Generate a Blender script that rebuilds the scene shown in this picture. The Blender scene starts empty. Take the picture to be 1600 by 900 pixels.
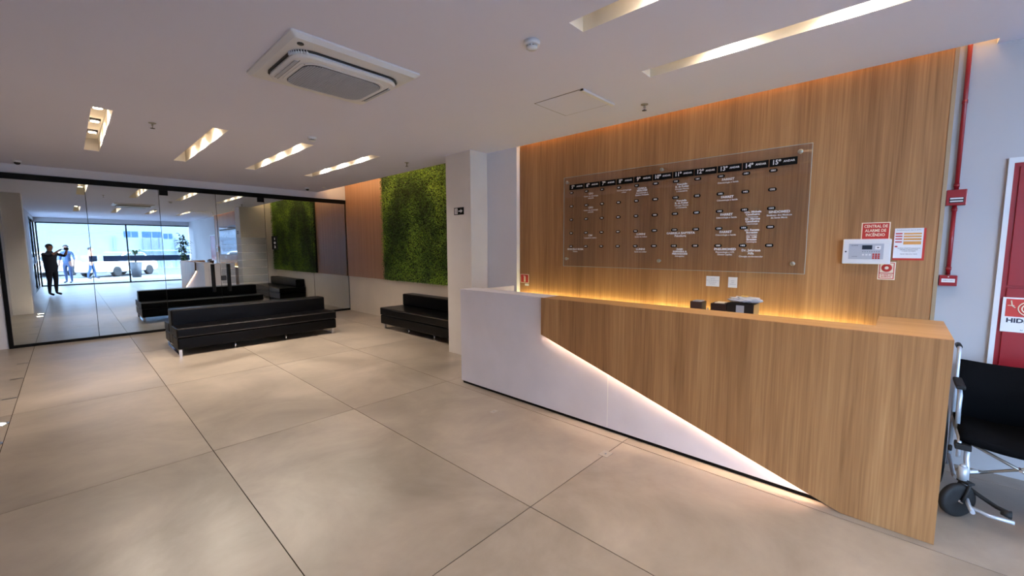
import bpy, bmesh, math, random
import numpy as np
from mathutils import Vector, Matrix
random.seed(7); rng = np.random.default_rng(7)
S = bpy.context.scene
COL = S.collection
PI = math.pi
# ------------------------------------------------------------------ camera, world, sun, exposure
YAW, PITCH, ROLL, FPX = 0.8193005, 0.0972360, -0.0030418, 647.25
CAM_Z = 1.6
cy_, sy_, cp_, sp_ = math.cos(YAW), math.sin(YAW), math.cos(PITCH), math.sin(PITCH)
FWD = Vector((sy_*cp_, cy_*cp_, -sp_)); RGT = Vector((cy_, -sy_, 0)); UP = RGT.cross(FWD)
R2 = RGT*math.cos(ROLL) + UP*math.sin(ROLL); U2 = -RGT*math.sin(ROLL) + UP*math.cos(ROLL)
cam = bpy.data.objects.new('camera', bpy.data.cameras.new('camera')); COL.objects.link(cam)
M = Matrix.Identity(4)
for i in range(3):
    M[i][0] = R2[i]; M[i][1] = U2[i]; M[i][2] = -FWD[i]
M.translation = Vector((0, 0, CAM_Z)); cam.matrix_world = M
cam.data.sensor_width = 36; cam.data.sensor_fit = 'HORIZONTAL'
cam.data.lens = FPX/1600*36; cam.data.clip_start = 0.02; cam.data.clip_end = 400
S.camera = cam
S.view_settings.view_transform = 'Standard'; S.view_settings.look = 'None'
S.view_settings.gamma = 1; S.view_settings.use_curve_mapping = False
S.view_settings.exposure = 0.93
SKY_STRENGTH = 14.0; SUN_STRENGTH = 7.0; SPOT_W = 60.0
w = bpy.data.worlds.new('world'); S.world = w; w.use_nodes = True
nt = w.node_tree; nt.nodes.clear()
wo = nt.nodes.new('ShaderNodeOutputWorld'); bg = nt.nodes.new('ShaderNodeBackground')
bg.inputs[0].default_value = (0.64, 0.79, 1.0, 1); bg.inputs[1].default_value = SKY_STRENGTH
nt.links.new(bg.outputs[0], wo.inputs[0])
sun = bpy.data.objects.new('sun', bpy.data.lights.new('sun', 'SUN')); COL.objects.link(sun)
sun.data.energy = SUN_STRENGTH; sun.data.angle = 0.01; sun.data.color = (1, .95, .86)
sun.rotation_euler = Vector((.55, .28, .8)).to_track_quat('Z', 'Y').to_euler()
sun.location = (10, 0, 30)
def portal(name, loc, direction, sx, sy):
    l = bpy.data.lights.new(name, 'AREA'); l.shape = 'RECTANGLE'; l.size = sx; l.size_y = sy
    l.cycles.is_portal = True
    o = bpy.data.objects.new(name, l); COL.objects.link(o); o.location = loc
    o.rotation_euler = Vector(direction).to_track_quat('-Z', 'Z').to_euler()
portal('portal_front', (1.77, -6.05, 1.45), (0, 1, 0), 5.2, 2.9)
portal('portal_side', (-.97, -4.1, 1.45), (1, 0, 0), 3.7, 2.9)

# ------------------------------------------------------------------ materials
def lin(c):
    return tuple(((v/255)/12.92 if v/255 <= .04045 else ((v/255+.055)/1.055)**2.4) for v in c)
def mat(name, col, rough=.5, metal=0, spec=.5, emit=None, es=0, noise=None, bump=None, coat=0):
    """col sRGB 0-255; noise=(scale, amount); bump=(scale, strength)"""
    m = bpy.data.materials.new(name); m.use_nodes = True
    n = m.node_tree; b = n.nodes['Principled BSDF']
    c = (*lin(col), 1)
    b.inputs['Base Color'].default_value = c; b.inputs['Roughness'].default_value = rough
    b.inputs['Metallic'].default_value = metal; b.inputs['Specular IOR Level'].default_value = spec
    if coat: b.inputs['Coat Weight'].default_value = coat; b.inputs['Coat Roughness'].default_value = .08
    if emit:
        b.inputs['Emission Color'].default_value = (*lin(emit), 1); b.inputs['Emission Strength'].default_value = es
    if noise or bump:
        g = n.nodes.new('ShaderNodeNewGeometry')
    if noise:
        t = n.nodes.new('ShaderNodeTexNoise'); t.inputs['Scale'].default_value = noise[0]; t.inputs['Detail'].default_value = 6
        n.links.new(g.outputs['Position'], t.inputs['Vector'])
        r = n.nodes.new('ShaderNodeValToRGB'); a = noise[1]
        r.color_ramp.elements[0].position = .3; r.color_ramp.elements[1].position = .7
        r.color_ramp.elements[0].color = (*[v*(1-a) for v in c[:3]], 1); r.color_ramp.elements[1].color = (*[min(1, v*(1+a)) for v in c[:3]], 1)
        n.links.new(t.outputs[0], r.inputs[0]); n.links.new(r.outputs[0], b.inputs['Base Color'])
    if bump:
        t2 = n.nodes.new('ShaderNodeTexNoise'); t2.inputs['Scale'].default_value = bump[0]; t2.inputs['Detail'].default_value = 4
        n.links.new(g.outputs['Position'], t2.inputs['Vector'])
        bn = n.nodes.new('ShaderNodeBump'); bn.inputs['Strength'].default_value = bump[1]; bn.inputs['Distance'].default_value = .002
        n.links.new(t2.outputs[0], bn.inputs['Height']); n.links.new(bn.outputs[0], b.inputs['Normal'])
    return m
def wood_mat(name, dark, mid, light, rough=.42, axis='z', band=9.0):
    m = bpy.data.materials.new(name); m.use_nodes = True
    n = m.node_tree; b = n.nodes['Principled BSDF']; L = n.links.new
    g = n.nodes.new('ShaderNodeNewGeometry')
    def tex(scale_across, scale_along, detail, dist=0):
        mp = n.nodes.new('ShaderNodeMapping')
        sc = [scale_across]*3; sc[{'x': 0, 'y': 1, 'z': 2}[axis]] = scale_along
        mp.inputs['Scale'].default_value = sc
        t = n.nodes.new('ShaderNodeTexNoise'); t.inputs['Scale'].default_value = 1; t.inputs['Detail'].default_value = detail
        t.inputs['Distortion'].default_value = dist
        L(g.outputs['Position'], mp.inputs[0]); L(mp.outputs[0], t.inputs['Vector']); return t
    t1 = tex(band, .18, 2, .3); t2 = tex(90, 1.6, 5, .6); t3 = tex(26, .9, 3, 1.2)
    def mth(op, a, bb, v=None):
        q = n.nodes.new('ShaderNodeMath'); q.operation = op
        for i, x in enumerate((a, bb)):
            if isinstance(x, (int, float)): q.inputs[i].default_value = x
            else: L(x, q.inputs[i])
        return q.outputs[0]
    s = mth('ADD', mth('MULTIPLY', t1.outputs[0], .4), mth('ADD', mth('MULTIPLY', t2.outputs[0], .28), mth('MULTIPLY', t3.outputs[0], .32)))
    r = n.nodes.new('ShaderNodeValToRGB'); e = r.color_ramp.elements
    e[0].position = .30; e[0].color = (*lin(dark), 1); e[1].position = .72; e[1].color = (*lin(light), 1)
    k = e.new(.5); k.color = (*lin(mid), 1)
    L(s, r.inputs[0]); L(r.outputs[0], b.inputs['Base Color'])
    b.inputs['Roughness'].default_value = rough
    bn = n.nodes.new('ShaderNodeBump'); bn.inputs['Strength'].default_value = .08; bn.inputs['Distance'].default_value = .001
    L(t2.outputs[0], bn.inputs['Height']); L(bn.outputs[0], b.inputs['Normal'])
    return m
def glass_mat(name, tint, refl_lo, refl_hi, gcol=(1, 1, 1), rough=0.0):
    m = bpy.data.materials.new(name); m.use_nodes = True
    n = m.node_tree; n.nodes.clear(); L = n.links.new
    o = n.nodes.new('ShaderNodeOutputMaterial'); mx = n.nodes.new('ShaderNodeMixShader')
    tr = n.nodes.new('ShaderNodeBsdfTransparent'); tr.inputs[0].default_value = (*tint, 1)
    gl = n.nodes.new('ShaderNodeBsdfGlossy'); gl.inputs[0].default_value = (*gcol, 1); gl.inputs['Roughness'].default_value = rough
    lw = n.nodes.new('ShaderNodeLayerWeight'); lw.inputs[0].default_value = .25
    mr = n.nodes.new('ShaderNodeMapRange'); mr.inputs['To Min'].default_value = refl_lo; mr.inputs['To Max'].default_value = refl_hi
    L(lw.outputs['Fresnel'], mr.inputs['Value']); L(mr.outputs[0], mx.inputs[0]); L(tr.outputs[0], mx.inputs[1]); L(gl.outputs[0], mx.inputs[2])
    L(mx.outputs[0], o.inputs[0]); return m
def emis(name, col, st):
    m = bpy.data.materials.new(name); m.use_nodes = True; n = m.node_tree; n.nodes.clear()
    o = n.nodes.new('ShaderNodeOutputMaterial'); e = n.nodes.new('ShaderNodeEmission')
    e.inputs[0].default_value = (*lin(col), 1); e.inputs[1].default_value = st; n.links.new(e.outputs[0], o.inputs[0]); return m

def floor_mat():
    m = bpy.data.materials.new('floor_tile'); m.use_nodes = True
    n = m.node_tree; b = n.nodes['Principled BSDF']; L = n.links.new
    g = n.nodes.new('ShaderNodeNewGeometry'); oi = n.nodes.new('ShaderNodeObjectInfo')
    add = n.nodes.new('ShaderNodeVectorMath'); add.operation = 'ADD'
    cmb = n.nodes.new('ShaderNodeCombineXYZ'); ml = n.nodes.new('ShaderNodeMath'); ml.operation = 'MULTIPLY'; ml.inputs[1].default_value = 40
    L(oi.outputs['Random'], ml.inputs[0]); L(ml.outputs[0], cmb.inputs[2]); L(g.outputs['Position'], add.inputs[0]); L(cmb.outputs[0], add.inputs[1])
    t = n.nodes.new('ShaderNodeTexNoise'); t.inputs['Scale'].default_value = 1.1; t.inputs['Detail'].default_value = 9; t.inputs['Roughness'].default_value = .62; t.inputs['Distortion'].default_value = .4
    L(add.outputs[0], t.inputs['Vector'])
    r = n.nodes.new('ShaderNodeValToRGB'); e = r.color_ramp.elements
    e[0].position = .34; e[0].color = (*lin((132, 121, 109)), 1); e[1].position = .68; e[1].color = (*lin((168, 155, 141)), 1)
    L(t.outputs[0], r.inputs[0]); L(r.outputs[0], b.inputs['Base Color'])
    rr = n.nodes.new('ShaderNodeMapRange'); rr.inputs['To Min'].default_value = .24; rr.inputs['To Max'].default_value = .40
    L(t.outputs[0], rr.inputs['Value']); L(rr.outputs[0], b.inputs['Roughness'])
    b.inputs['Specular IOR Level'].default_value = .5
    return m
M_FLOOR = floor_mat()
M_GROUT = mat('grout', (58, 48, 40), .95, spec=.1)
M_WHITE = mat('white_plaster', (184, 182, 186), .7, noise=(1.5, .03), bump=(60, .05))
M_CEIL = mat('ceiling_paint', (218, 219, 238), .8, noise=(.6, .015))
M_RECESS = mat('recess_glow_tint', (235, 228, 215), .7)
M_WHITE_LIT = mat('white_plaster_lit', (228, 228, 236), .6, noise=(1.5, .02))  # white plaster lightened in colour to stand in for light on shaded walls
M_COUNTERW = mat('microcement', (228, 224, 232), .55, noise=(3, .04))
M_DADO = mat('porcelain_dado', (226, 214, 200), .45, noise=(2, .04))
M_STONEW = mat('pillar_render', (224, 218, 214), .6, noise=(2.5, .04))
M_WOOD = wood_mat('oak_veneer', (130, 88, 52), (172, 125, 80), (206, 160, 110), band=4.5)
M_WOODT = wood_mat('oak_top', (172, 128, 80), (188, 144, 92), (202, 160, 108), axis='y')
M_SLAT = wood_mat('slat_wood', (150, 110, 84), (172, 130, 100), (190, 148, 116), band=30)
M_ALU = mat('aluminium_trim', (176, 152, 122), .4, metal=.3)
M_BLACK = mat('black_frame', (9, 9, 11), .5, spec=.15)
M_LEATHER = mat('black_leather', (5, 5, 7), .34, spec=.16, bump=(240, .25))
M_PIPING = mat('piping_highlight', (70, 66, 66), .25, spec=.6)  # real piping, its highlight put into a colour lighter than the leather
M_CHROME = mat('chrome', (225, 226, 230), .15, metal=1)
M_STEEL = mat('brushed_steel', (180, 178, 172), .35, metal=1)
M_MIRROR = glass_mat('reflective_glass', (.30, .33, .34), .62, .97, (.86, .93, .97))
M_GLASS = glass_mat('clear_glass', (.86, .93, .99), .04, .9)
M_ACRYL = glass_mat('acrylic', (.955, .95, .955), .025, .6, rough=.02)
M_GEDGE = mat('glass_edge', (190, 205, 198), .2)
M_PLASTIC = mat('white_plastic', (222, 222, 224), .4)
M_GREYPL = mat('grey_plastic', (178, 182, 192), .45)
M_DARKPL = mat('dark_plastic', (32, 32, 36), .4)
M_BLACKLBL = mat('black_label', (14, 13, 14), .5, spec=.15)
M_LETTER = mat('white_lettering', (252, 250, 248), .5)
M_RED = mat('red_paint', (150, 22, 32), .35, coat=.3)
M_REDSIGN = mat('red_sign', (196, 50, 40), .5)
M_CREAM = mat('cream_sign', (244, 226, 200), .5)
M_PAPER = mat('paper', (232, 230, 232), .6)
M_ORANGE = mat('orange_print', (226, 160, 84), .6)
M_INK = mat('dark_ink', (40, 40, 60), .6)
M_MOSSB = mat('moss_backing', (34, 48, 20), .9)
M_BAND = mat('frosted_band', (44, 62, 90), .5)
M_LED = emis('warm_led', (255, 206, 160), 9)
M_LEDY = emis('yellow_led', (255, 214, 120), 3)
M_LAMP = emis('lamp_face', (255, 226, 190), 45)

# ------------------------------------------------------------------ helpers
def box(bm, x0, x1, y0, y1, z0, z1, bev=0, seg=2):
    vs = [bm.verts.new((x, y, z)) for x in (x0, x1) for y in (y0, y1) for z in (z0, z1)]
    a, b, c, d, e, f, g, h = vs
    fs = [bm.faces.new(q) for q in ((a, b, d, c), (e, g, h, f), (a, e, f, b), (c, d, h, g), (a, c, g, e), (b, f, h, d))]
    if bev:
        es = list({ed for fc in fs for ed in fc.edges})
        bmesh.ops.bevel(bm, geom=es, offset=bev, segments=seg, profile=.6, affect='EDGES')
def cyl(bm, p0, p1, r0, r1=None, seg=20, caps=True):
    p0 = Vector(p0); p1 = Vector(p1); r1 = r0 if r1 is None else r1
    d = (p1-p0).normalized(); q = d.to_track_quat('Z', 'Y').to_matrix()
    ra = []; rb = []
    for i in range(seg):
        a = 2*PI*i/seg; v = q @ Vector((math.cos(a), math.sin(a), 0))
        ra.append(bm.verts.new(p0+v*r0)); rb.append(bm.verts.new(p1+v*r1))
    for i in range(seg):
        f = bm.faces.new((ra[i], ra[(i+1) % seg], rb[(i+1) % seg], rb[i])); f.smooth = True
    if caps: bm.faces.new(ra[::-1]); bm.faces.new(rb)
def tube(bm, pts, r, seg=10, rads=None):
    pts = [Vector(p) for p in pts]; rings = []
    up = None
    for i, p in enumerate(pts):
        d = (pts[min(i+1, len(pts)-1)]-pts[max(i-1, 0)]).normalized()
        if up is None:
            up = d.orthogonal().normalized()
        up = (up - d*up.dot(d)).normalized(); s = d.cross(up)
        rr = rads[i] if rads else r
        rings.append([bm.verts.new(p+(up*math.cos(2*PI*k/seg)+s*math.sin(2*PI*k/seg))*rr) for k in range(seg)])
    for a, b in zip(rings, rings[1:]):
        for k in range(seg):
            f = bm.faces.new((a[k], a[(k+1) % seg], b[(k+1) % seg], b[k])); f.smooth = True
    bm.faces.new(rings[0][::-1]); bm.faces.new(rings[-1])
def lathe(bm, prof, c=(0, 0, 0), seg=28, axis='z'):
    rings = []
    for r, z in prof:
        ring = []
        for k in range(seg):
            a = 2*PI*k/seg; x, y = r*math.cos(a), r*math.sin(a)
            p = (x, y, z) if axis == 'z' else ((x, z, y) if axis == 'y' else (z, x, y))
            ring.append(bm.verts.new((p[0]+c[0], p[1]+c[1], p[2]+c[2])))
        rings.append(ring)
    for a, b in zip(rings, rings[1:]):
        for k in range(seg):
            f = bm.faces.new((a[k], a[(k+1) % seg], b[(k+1) % seg], b[k])); f.smooth = True
    if prof[0][0] > 1e-5: bm.faces.new(rings[0][::-1])
    if prof[-1][0] > 1e-5: bm.faces.new(rings[-1])
def prism(bm, poly, x0, x1, axis='x'):
    """poly in the plane normal to axis: (y,z) for x, (x,z) for y, (x,y) for z"""
    def P(a, b, t): return (t, a, b) if axis == 'x' else ((a, t, b) if axis == 'y' else (a, b, t))
    A = [bm.verts.new(P(a, b, x0)) for a, b in poly]; B = [bm.verts.new(P(a, b, x1)) for a, b in poly]
    bm.faces.new(A[::-1]); bm.faces.new(B)
    for i in range(len(poly)):
        j = (i+1) % len(poly); bm.faces.new((A[i], A[j], B[j], B[i]))
def NB(): return bmesh.new()
def root_loc(o):
    l = Vector((0, 0, 0))
    while o: l += o.location; o = o.parent
    return l
def obj(name, bm, m, parent=None, local=False, origin=None, kind=None, label=None):
    bmesh.ops.recalc_face_normals(bm, faces=bm.faces[:])
    me = bpy.data.meshes.new(name)
    if parent is not None:
        if not local:
            bmesh.ops.translate(bm, verts=bm.verts[:], vec=-root_loc(parent))
        loc = Vector((0, 0, 0))
    else:
        if local: loc = Vector(origin or (0, 0, 0))
        else:
            if origin is None:
                xs = [v.co for v in bm.verts]
                mn = [min(c[i] for c in xs) for i in range(3)]; mx = [max(c[i] for c in xs) for i in range(3)]
                origin = ((mn[0]+mx[0])/2, (mn[1]+mx[1])/2, mn[2])
            loc = Vector(origin); bmesh.ops.translate(bm, verts=bm.verts[:], vec=-loc)
    bm.to_mesh(me); bm.free()
    for mm in (m if isinstance(m, (list, tuple)) else [m]): me.materials.append(mm)
    o = bpy.data.objects.new(name, me); COL.objects.link(o); o.location = loc
    if parent is not None: o.parent = parent
    if kind: o['kind'] = kind
    if label: o['label'] = label
    return o
def thing(name, label, cat, loc=(0, 0, 0), group=None, rz=0):
    o = bpy.data.objects.new(name, None); COL.objects.link(o); o.location = loc; o.rotation_euler = (0, 0, rz)
    o.empty_display_size = .1
    return tag(o, label, cat, group)
def tag(o, label, cat, group=None):
    o['label'] = label; o['category'] = cat
    if group: o['group'] = group
    return o
def setting(o, label=None):
    o['kind'] = 'structure'
    if label: o['label'] = label
    return o
def bx(name, m, x0, x1, y0, y1, z0, z1, parent=None, bev=0, **k):
    b = NB(); box(b, x0, x1, y0, y1, z0, z1, bev); return obj(name, b, m, parent, **k)
def shade(o, ang=35):
    for p in o.data.polygons: p.use_smooth = True
    md = o.modifiers.new('ws', 'WEIGHTED_NORMAL'); md.keep_sharp = True
    return o
_txt = {}
def text_mesh(lines, size, bold=0.0, align='CENTER', gap=1.15, extr=.0004):
    key = (lines, size, bold, align, gap)
    if key in _txt: return _txt[key]
    cu = bpy.data.curves.new('t', 'FONT'); cu.body = lines; cu.size = size; cu.align_x = align; cu.align_y = 'CENTER'
    cu.offset = bold; cu.extrude = extr; cu.space_line = gap; cu.resolution_u = 2
    o = bpy.data.objects.new('t', cu); COL.objects.link(o)
    bpy.context.view_layer.update()
    me = bpy.data.meshes.new_from_object(o.evaluated_get(bpy.context.evaluated_depsgraph_get()))
    bpy.data.objects.remove(o); _txt[key] = me; return me
ROT = {'-x': Matrix(((0, 0, -1), (-1, 0, 0), (0, 1, 0))), '-y': Matrix(((1, 0, 0), (0, 0, -1), (0, 1, 0))),
       '+z': Matrix(((1, 0, 0), (0, 1, 0), (0, 0, 1)))}
def lettering(name, lines, size, pos, face, m, parent=None, bold=0.0, sx=1.0, spin=0, align='CENTER', gap=1.15):
    me = text_mesh(lines, size, bold, align, gap)
    if not me.materials: me.materials.append(m)
    elif me.materials[0] != m: me = me.copy(); me.materials[0] = m
    o = bpy.data.objects.new(name, me); COL.objects.link(o)
    mx = (ROT[face] @ Matrix.Rotation(spin, 3, 'Z') @ Matrix.Diagonal((sx, 1, 1))).to_4x4()
    off = root_loc(parent) if parent else Vector((0, 0, 0))
    mx.translation = Vector(pos)-off
    o.matrix_world = mx
    if parent is not None:
        o.parent = parent; o.matrix_basis = mx
    return o

HC = 2.95; GY = 10.4
# ------------------------------------------------------------------ setting: floor
fl = setting(bx('floor', M_GROUT, -1.1, 5.05, -6.0, 10.45, -.12, -.003, origin=(2, 2, -.12)), 'beige stone-look tiled lobby floor')
xs = [-1.1, -.477, .680, 1.846, 3.012, 4.178, 5.05]
ys = [-6.0, -5.374, -3.058, -.742, 1.574, 3.886, 6.20, 8.515, 10.45]
G_ = .0028
for i in range(6):
    for j in range(8):
        x0, x1, y0, y1 = xs[i]+G_, xs[i+1]-G_, ys[j]+G_, ys[j+1]-G_
        b = NB(); box(b, x0, x1, y0, y1, -.003, 0); obj('floor_tile', b, M_FLOOR, fl)
# counter border strip: a narrow cut tile line inside column 3.012.. is the tile edge itself
# ------------------------------------------------------------------ setting: ceiling with slots
SLX = [(.26, .41), (1.22, 1.37), (2.17, 2.32), (3.13, 3.28)]
SLY = [(5.73, 8.24), (-.96, 1.55)]
holes = [(a, b, c, d) for (a, b) in SLX for (c, d) in SLY]
holes += [(4.25, 4.365, -.385, 3.86), (4.25, 5.05, 5.0, 10.4)]
cx = sorted({-1.1, 5.05, *[h[0] for h in holes], *[h[1] for h in holes]}); cyy = sorted({-6.0, 10.4, *[h[2] for h in holes], *[h[3] for h in holes]})
def hole(x, y): return any(h[0] < x < h[1] and h[2] < y < h[3] for h in holes)
b = NB()
T0, T1 = HC, HC+.22
nx, ny = len(cx)-1, len(cyy)-1
solid = [[not hole((cx[i]+cx[i+1])/2, (cyy[j]+cyy[j+1])/2) for j in range(ny)] for i in range(nx)]
for i in range(nx):
    for j in range(ny):
        if not solid[i][j]: continue
        x0, x1, y0, y1 = cx[i], cx[i+1], cyy[j], cyy[j+1]
        def q(*p): b.faces.new([b.verts.new(v) for v in p])
        q((x0, y0, T0), (x0, y1, T0), (x1, y1, T0), (x1, y0, T0)); q((x0, y0, T1), (x1, y0, T1), (x1, y1, T1), (x0, y1, T1))
        if i == 0 or not solid[i-1][j]: q((x0, y0, T0), (x0, y0, T1), (x0, y1, T1), (x0, y1, T0))
        if i == nx-1 or not solid[i+1][j]: q((x1, y0, T0), (x1, y1, T0), (x1, y1, T1), (x1, y0, T1))
        if j == 0 or not solid[i][j-1]: q((x0, y0, T0), (x1, y0, T0), (x1, y0, T1), (x0, y0, T1))
        if j == ny-1 or not solid[i][j+1]: q((x0, y1, T0), (x0, y1, T1), (x1, y1, T1), (x1, y1, T0))
bmesh.ops.remove_doubles(b, verts=b.verts[:], dist=1e-5)
b.normal_update()
for f in b.faces: f.material_index = 1 if abs(f.normal.z) < .5 else 0   # slot sides cream: warm lamp glow put into their colour
ceil = setting(obj('ceiling', b, [M_CEIL, M_RECESS], origin=(2, 2, HC)), 'flat white plaster ceiling with recessed light slots')
bx('upper_slab', M_RECESS, -1.1, 5.2, -6.1, 10.5, 3.42, 3.5, ceil)
# ------------------------------------------------------------------ setting: walls
setting(bx('wall_right', M_WHITE, 4.36, 4.5, -6.1, 3.87, 0, 3.42), 'white plaster wall behind the reception')
bx('return_wall', M_WHITE_LIT, 4.24, 4.5, 3.87, 4.449, 0, 3.42, bpy.data.objects['wall_right'])
setting(bx('wall_lounge', M_WHITE, 4.95, 5.1, 5.0, 10.5, 0, 3.42), 'lounge side wall')
b = NB(); box(b, 4.935, 4.951, 5.0, GY-.03, 0, .885); setting(obj('trim_1', b, M_DADO), 'beige porcelain dado along the lounge wall')
setting(bx('wall_left', M_WHITE, -1.1, -1.0, 5.15, 10.5, 0, HC), 'left wall of the lobby')
b = NB()
box(b, -1.0, 5.0, GY, GY+.12, 2.81, 3.42); box(b, -1.0, -.745, GY, GY+.12, 0, 2.81)
setting(obj('wall_back', b, M_WHITE_LIT), 'white header wall above the glass partition')
# column
b = NB(); box(b, 3.92, 4.95, 4.45, 5.0, 0, HC+.001, .003)
colm = setting(obj('wall_column', b, M_STONEW), 'square rendered column beside the reception')
b = NB(); box(b, -1.06, -.67, 4.6, 5.14, 0, HC, .003); setting(obj('wall_pillar', b, M_STONEW), 'rendered pillar on the left, seen in the glass')
# room behind the reflective glass
b = NB(); box(b, -1.1, 5.1, GY+.12, 13.6, -.03, -.001); box(b, -1.1, 5.1, 13.5, 13.6, 0, 3.0); box(b, -1.1, 5.1, GY+.12, 13.6, 2.95, 3.0); box(b, 5.0, 5.1, GY+.12, 13.6, 0, 3); box(b, -1.1, -1.0, GY+.12, 13.6, 0, 3)
setting(obj('wall_shop', b, mat('shop_interior', (120, 118, 112), .8)), 'dim empty shop behind the glass partition')
# facade wall bits
b = NB(); box(b, -.95, 4.5, -6.1, -5.9, 2.72, 3.42); box(b, -1.1, -.87, -6.1, -5.9, 0, 3.42)
box(b, -1.05, -.87, -5.9, 4.6, 2.80, 3.42); box(b, -1.0, -.87, -2.33, 4.6, 0, 2.8)
setting(obj('wall_front', b, M_WHITE), 'front wall above the street glazing')
bx('added_shade_canopy', M_WHITE, -1.5, 6.5, -8.0, -6.12, 3.3, 3.6, bpy.data.objects['wall_front'])  # unseen overhang, added to keep sun off the near pavement

# reflective glass partition with double door (windows and doors of the setting)
px = [-.70, .29, 1.27, 2.175, 3.067, 4.07, 4.945]
def pane(x0, x1, y, z0, z1, parent, m=M_MIRROR, name='pane', t=.005):
    bx(name, m, x0+.004, x1-.004, y-t, y+t, z0, z1, parent)
wn = 0
for i in range(6):
    x0, x1 = px[i], px[i+1]
    if i in (2, 3):
        d = thing('door_%d' % (1 if i == 2 else 2), 'x', 'door', (x0, GY, 0)); del d['category']; setting(d, 'reflective glass door leaf with a black bar handle, %s of the pair' % ('left' if i == 2 else 'right'))
        pane(x0, x1, GY, .045, 2.715, d)
        hx = 2.04 if i == 2 else 2.315
        b = NB(); box(b, hx-.022, hx+.022, GY-.075, GY-.035, .70, 1.275, .006)
        hd = obj('handle', b, M_BLACK, d)
        for zz in (.8, 1.18):
            b = NB(); cyl(b, (hx, GY-.04, zz), (hx, GY-.005, zz), .01); obj('standoff', b, M_BLACK, hd, local=False)
        bx('hinge', M_BLACK, (x0+.01 if i == 2 else x1-.13), (x0+.14 if i == 2 else x1+.0), GY-.03, GY+.02, 2.615, 2.745, d, .003)
        bx('hinge', M_BLACK, (x0+.01 if i == 2 else x1-.13), (x0+.14 if i == 2 else x1), GY-.03, GY+.02, .03, .09, d, .003)
        if i == 2: pass
        else:
            b = NB(); box(b, x0+.004, x0+.09, GY-.03, GY-.006, .93, 1.03, .005); obj('lock', b, M_DARKPL, d)
    else:
        wn += 1
        d = thing('window_%d' % wn, 'x', 'window', (x0, GY, 0)); del d['category']; setting(d, ['leftmost fixed reflective glass panel', 'fixed reflective glass panel left of the double door', 'fixed reflective glass panel right of the double door', 'fixed reflective glass panel against the slat wall'][wn-1])
        pane(x0, x1, GY, .045, 2.715, d)
    b = NB(); box(b, x1-.003, x1+.003, GY-.006, GY+.006, .045, 2.715); obj('glass_joint', b, M_BLACK, d)
b = NB(); box(b, -.745, 4.95, GY-.04, GY+.03, 2.71, 2.80); box(b, -.745, 4.95, GY-.03, GY+.03, 0, .045); box(b, -.745, -.695, GY-.035, GY+.03, .045, 2.71)
setting(obj('trim_2', b, M_BLACK), 'black metal frame of the glass partition')
# 102 plate
r = thing('room_number_plate', 'black plate reading 102 stuck on the reflective glass', 'sign', (3.236, GY-.008, 1.57))
bx('plate', M_BLACKLBL, 3.18, 3.292, GY-.014, GY-.006, 1.57, 1.873, r)
for k, ch in enumerate('102'): lettering('lettering', ch, .07, (3.236, GY-.0145, 1.81-.09*k), '-y', M_LETTER, r, bold=.001)
# frosted film on door/panel (stripes)
M_FILM = glass_mat('frosted_film', (.93, .94, .95), .03, .12, (.7, .74, .8), .35)
r = thing('privacy_film', 'faint frosted striped film on the glass left of the 102 plate', 'window film', (2.65, GY-.008, .85))
for k in range(6):
    bx('film_stripe', M_FILM, 2.19, 3.055, GY-.0075, GY-.0065, .86+.165*k, 1.01+.165*k, r)

# front glazing
fw = 5
def facade(name, label, p0, p1, zt, m=M_GLASS, frame=True, band=True):
    x0, y0 = p0; x1, y1 = p1
    d = thing(name, 'x', 'window', (x0, y0, 0)); del d['category']; setting(d, label)
    alongx = abs(x1-x0) > abs(y1-y0)
    def bb(nm, mm, a0, a1, t0, t1, z0, z1):
        if alongx: bx(nm, mm, a0, a1, y0+t0, y0+t1, z0, z1, d)
        else: bx(nm, mm, x0+t0, x0+t1, a0, a1, z0, z1, d)
    a0, a1 = (x0, x1) if alongx else (y0, y1)
    bb('pane', m, a0+.02, a1-.02, -.004, .004, .05, zt)
    if frame:
        bb('frame_post', M_BLACK, a0-.025, a0+.025, -.03, .03, 0, zt+.02); 
        bb('frame_rail', M_BLACK, a0, a1, -.03, .03, 0, .05)
    bb('frame_rail', M_BLACK, a0, a1, -.03, .03, zt, zt+.05)
    if band: bb('safety_band', M_BAND, a0+.03, a1-.03, .006, .009, 1.02, 1.28)
facade('window_5', 'street glazing, left bay with the entrance', (-.82, -5.92), (1.98, -5.92), 2.70, band=False)
for a_, c_ in ((.66, .92), (1.12, 1.95)): bx('safety_band', M_BAND, a_, c_, -5.914, -5.911, 1.02, 1.28, bpy.data.objects['window_5'])
facade('window_6', 'street glazing, wide right bay', (1.98, -5.92), (4.33, -5.92), 2.70, frame=True)
for k in range(2):
    facade('window_%d' % (7+k), 'side street glazing, bay %d' % (k+1), (-.90, -5.88+1.77*k), (-.90, -5.88+1.77*(k+1)), 2.75)

# ------------------------------------------------------------------ wall claddings
b = NB(); box(b, 4.30, 4.36, -.19, 3.862, 0, 3.40)
tag(obj('wood_wall_panel', b, M_WOOD), 'tall oak veneer wall panel behind the reception counter', 'wall panel')
b = NB(); box(b, 4.293, 4.36, -.212, -.1905, 0, 3.36); setting(obj('trim_3', b, M_ALU), 'thin metal edge trim of the oak wall panel')
# slatted lounge panel
b = NB(); box(b, 4.93, 4.949, 8.53, 10.36, .887, 3.40)
n = 61
for k in range(n):
    y0 = 8.532+k*.03; box(b, 4.912, 4.931, y0, y0+.024, .887, 3.40)
o = tag(obj('slat_wall_panel', b, M_SLAT), 'narrow vertical wood slat panel between green wall and glass', 'wall panel')
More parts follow.
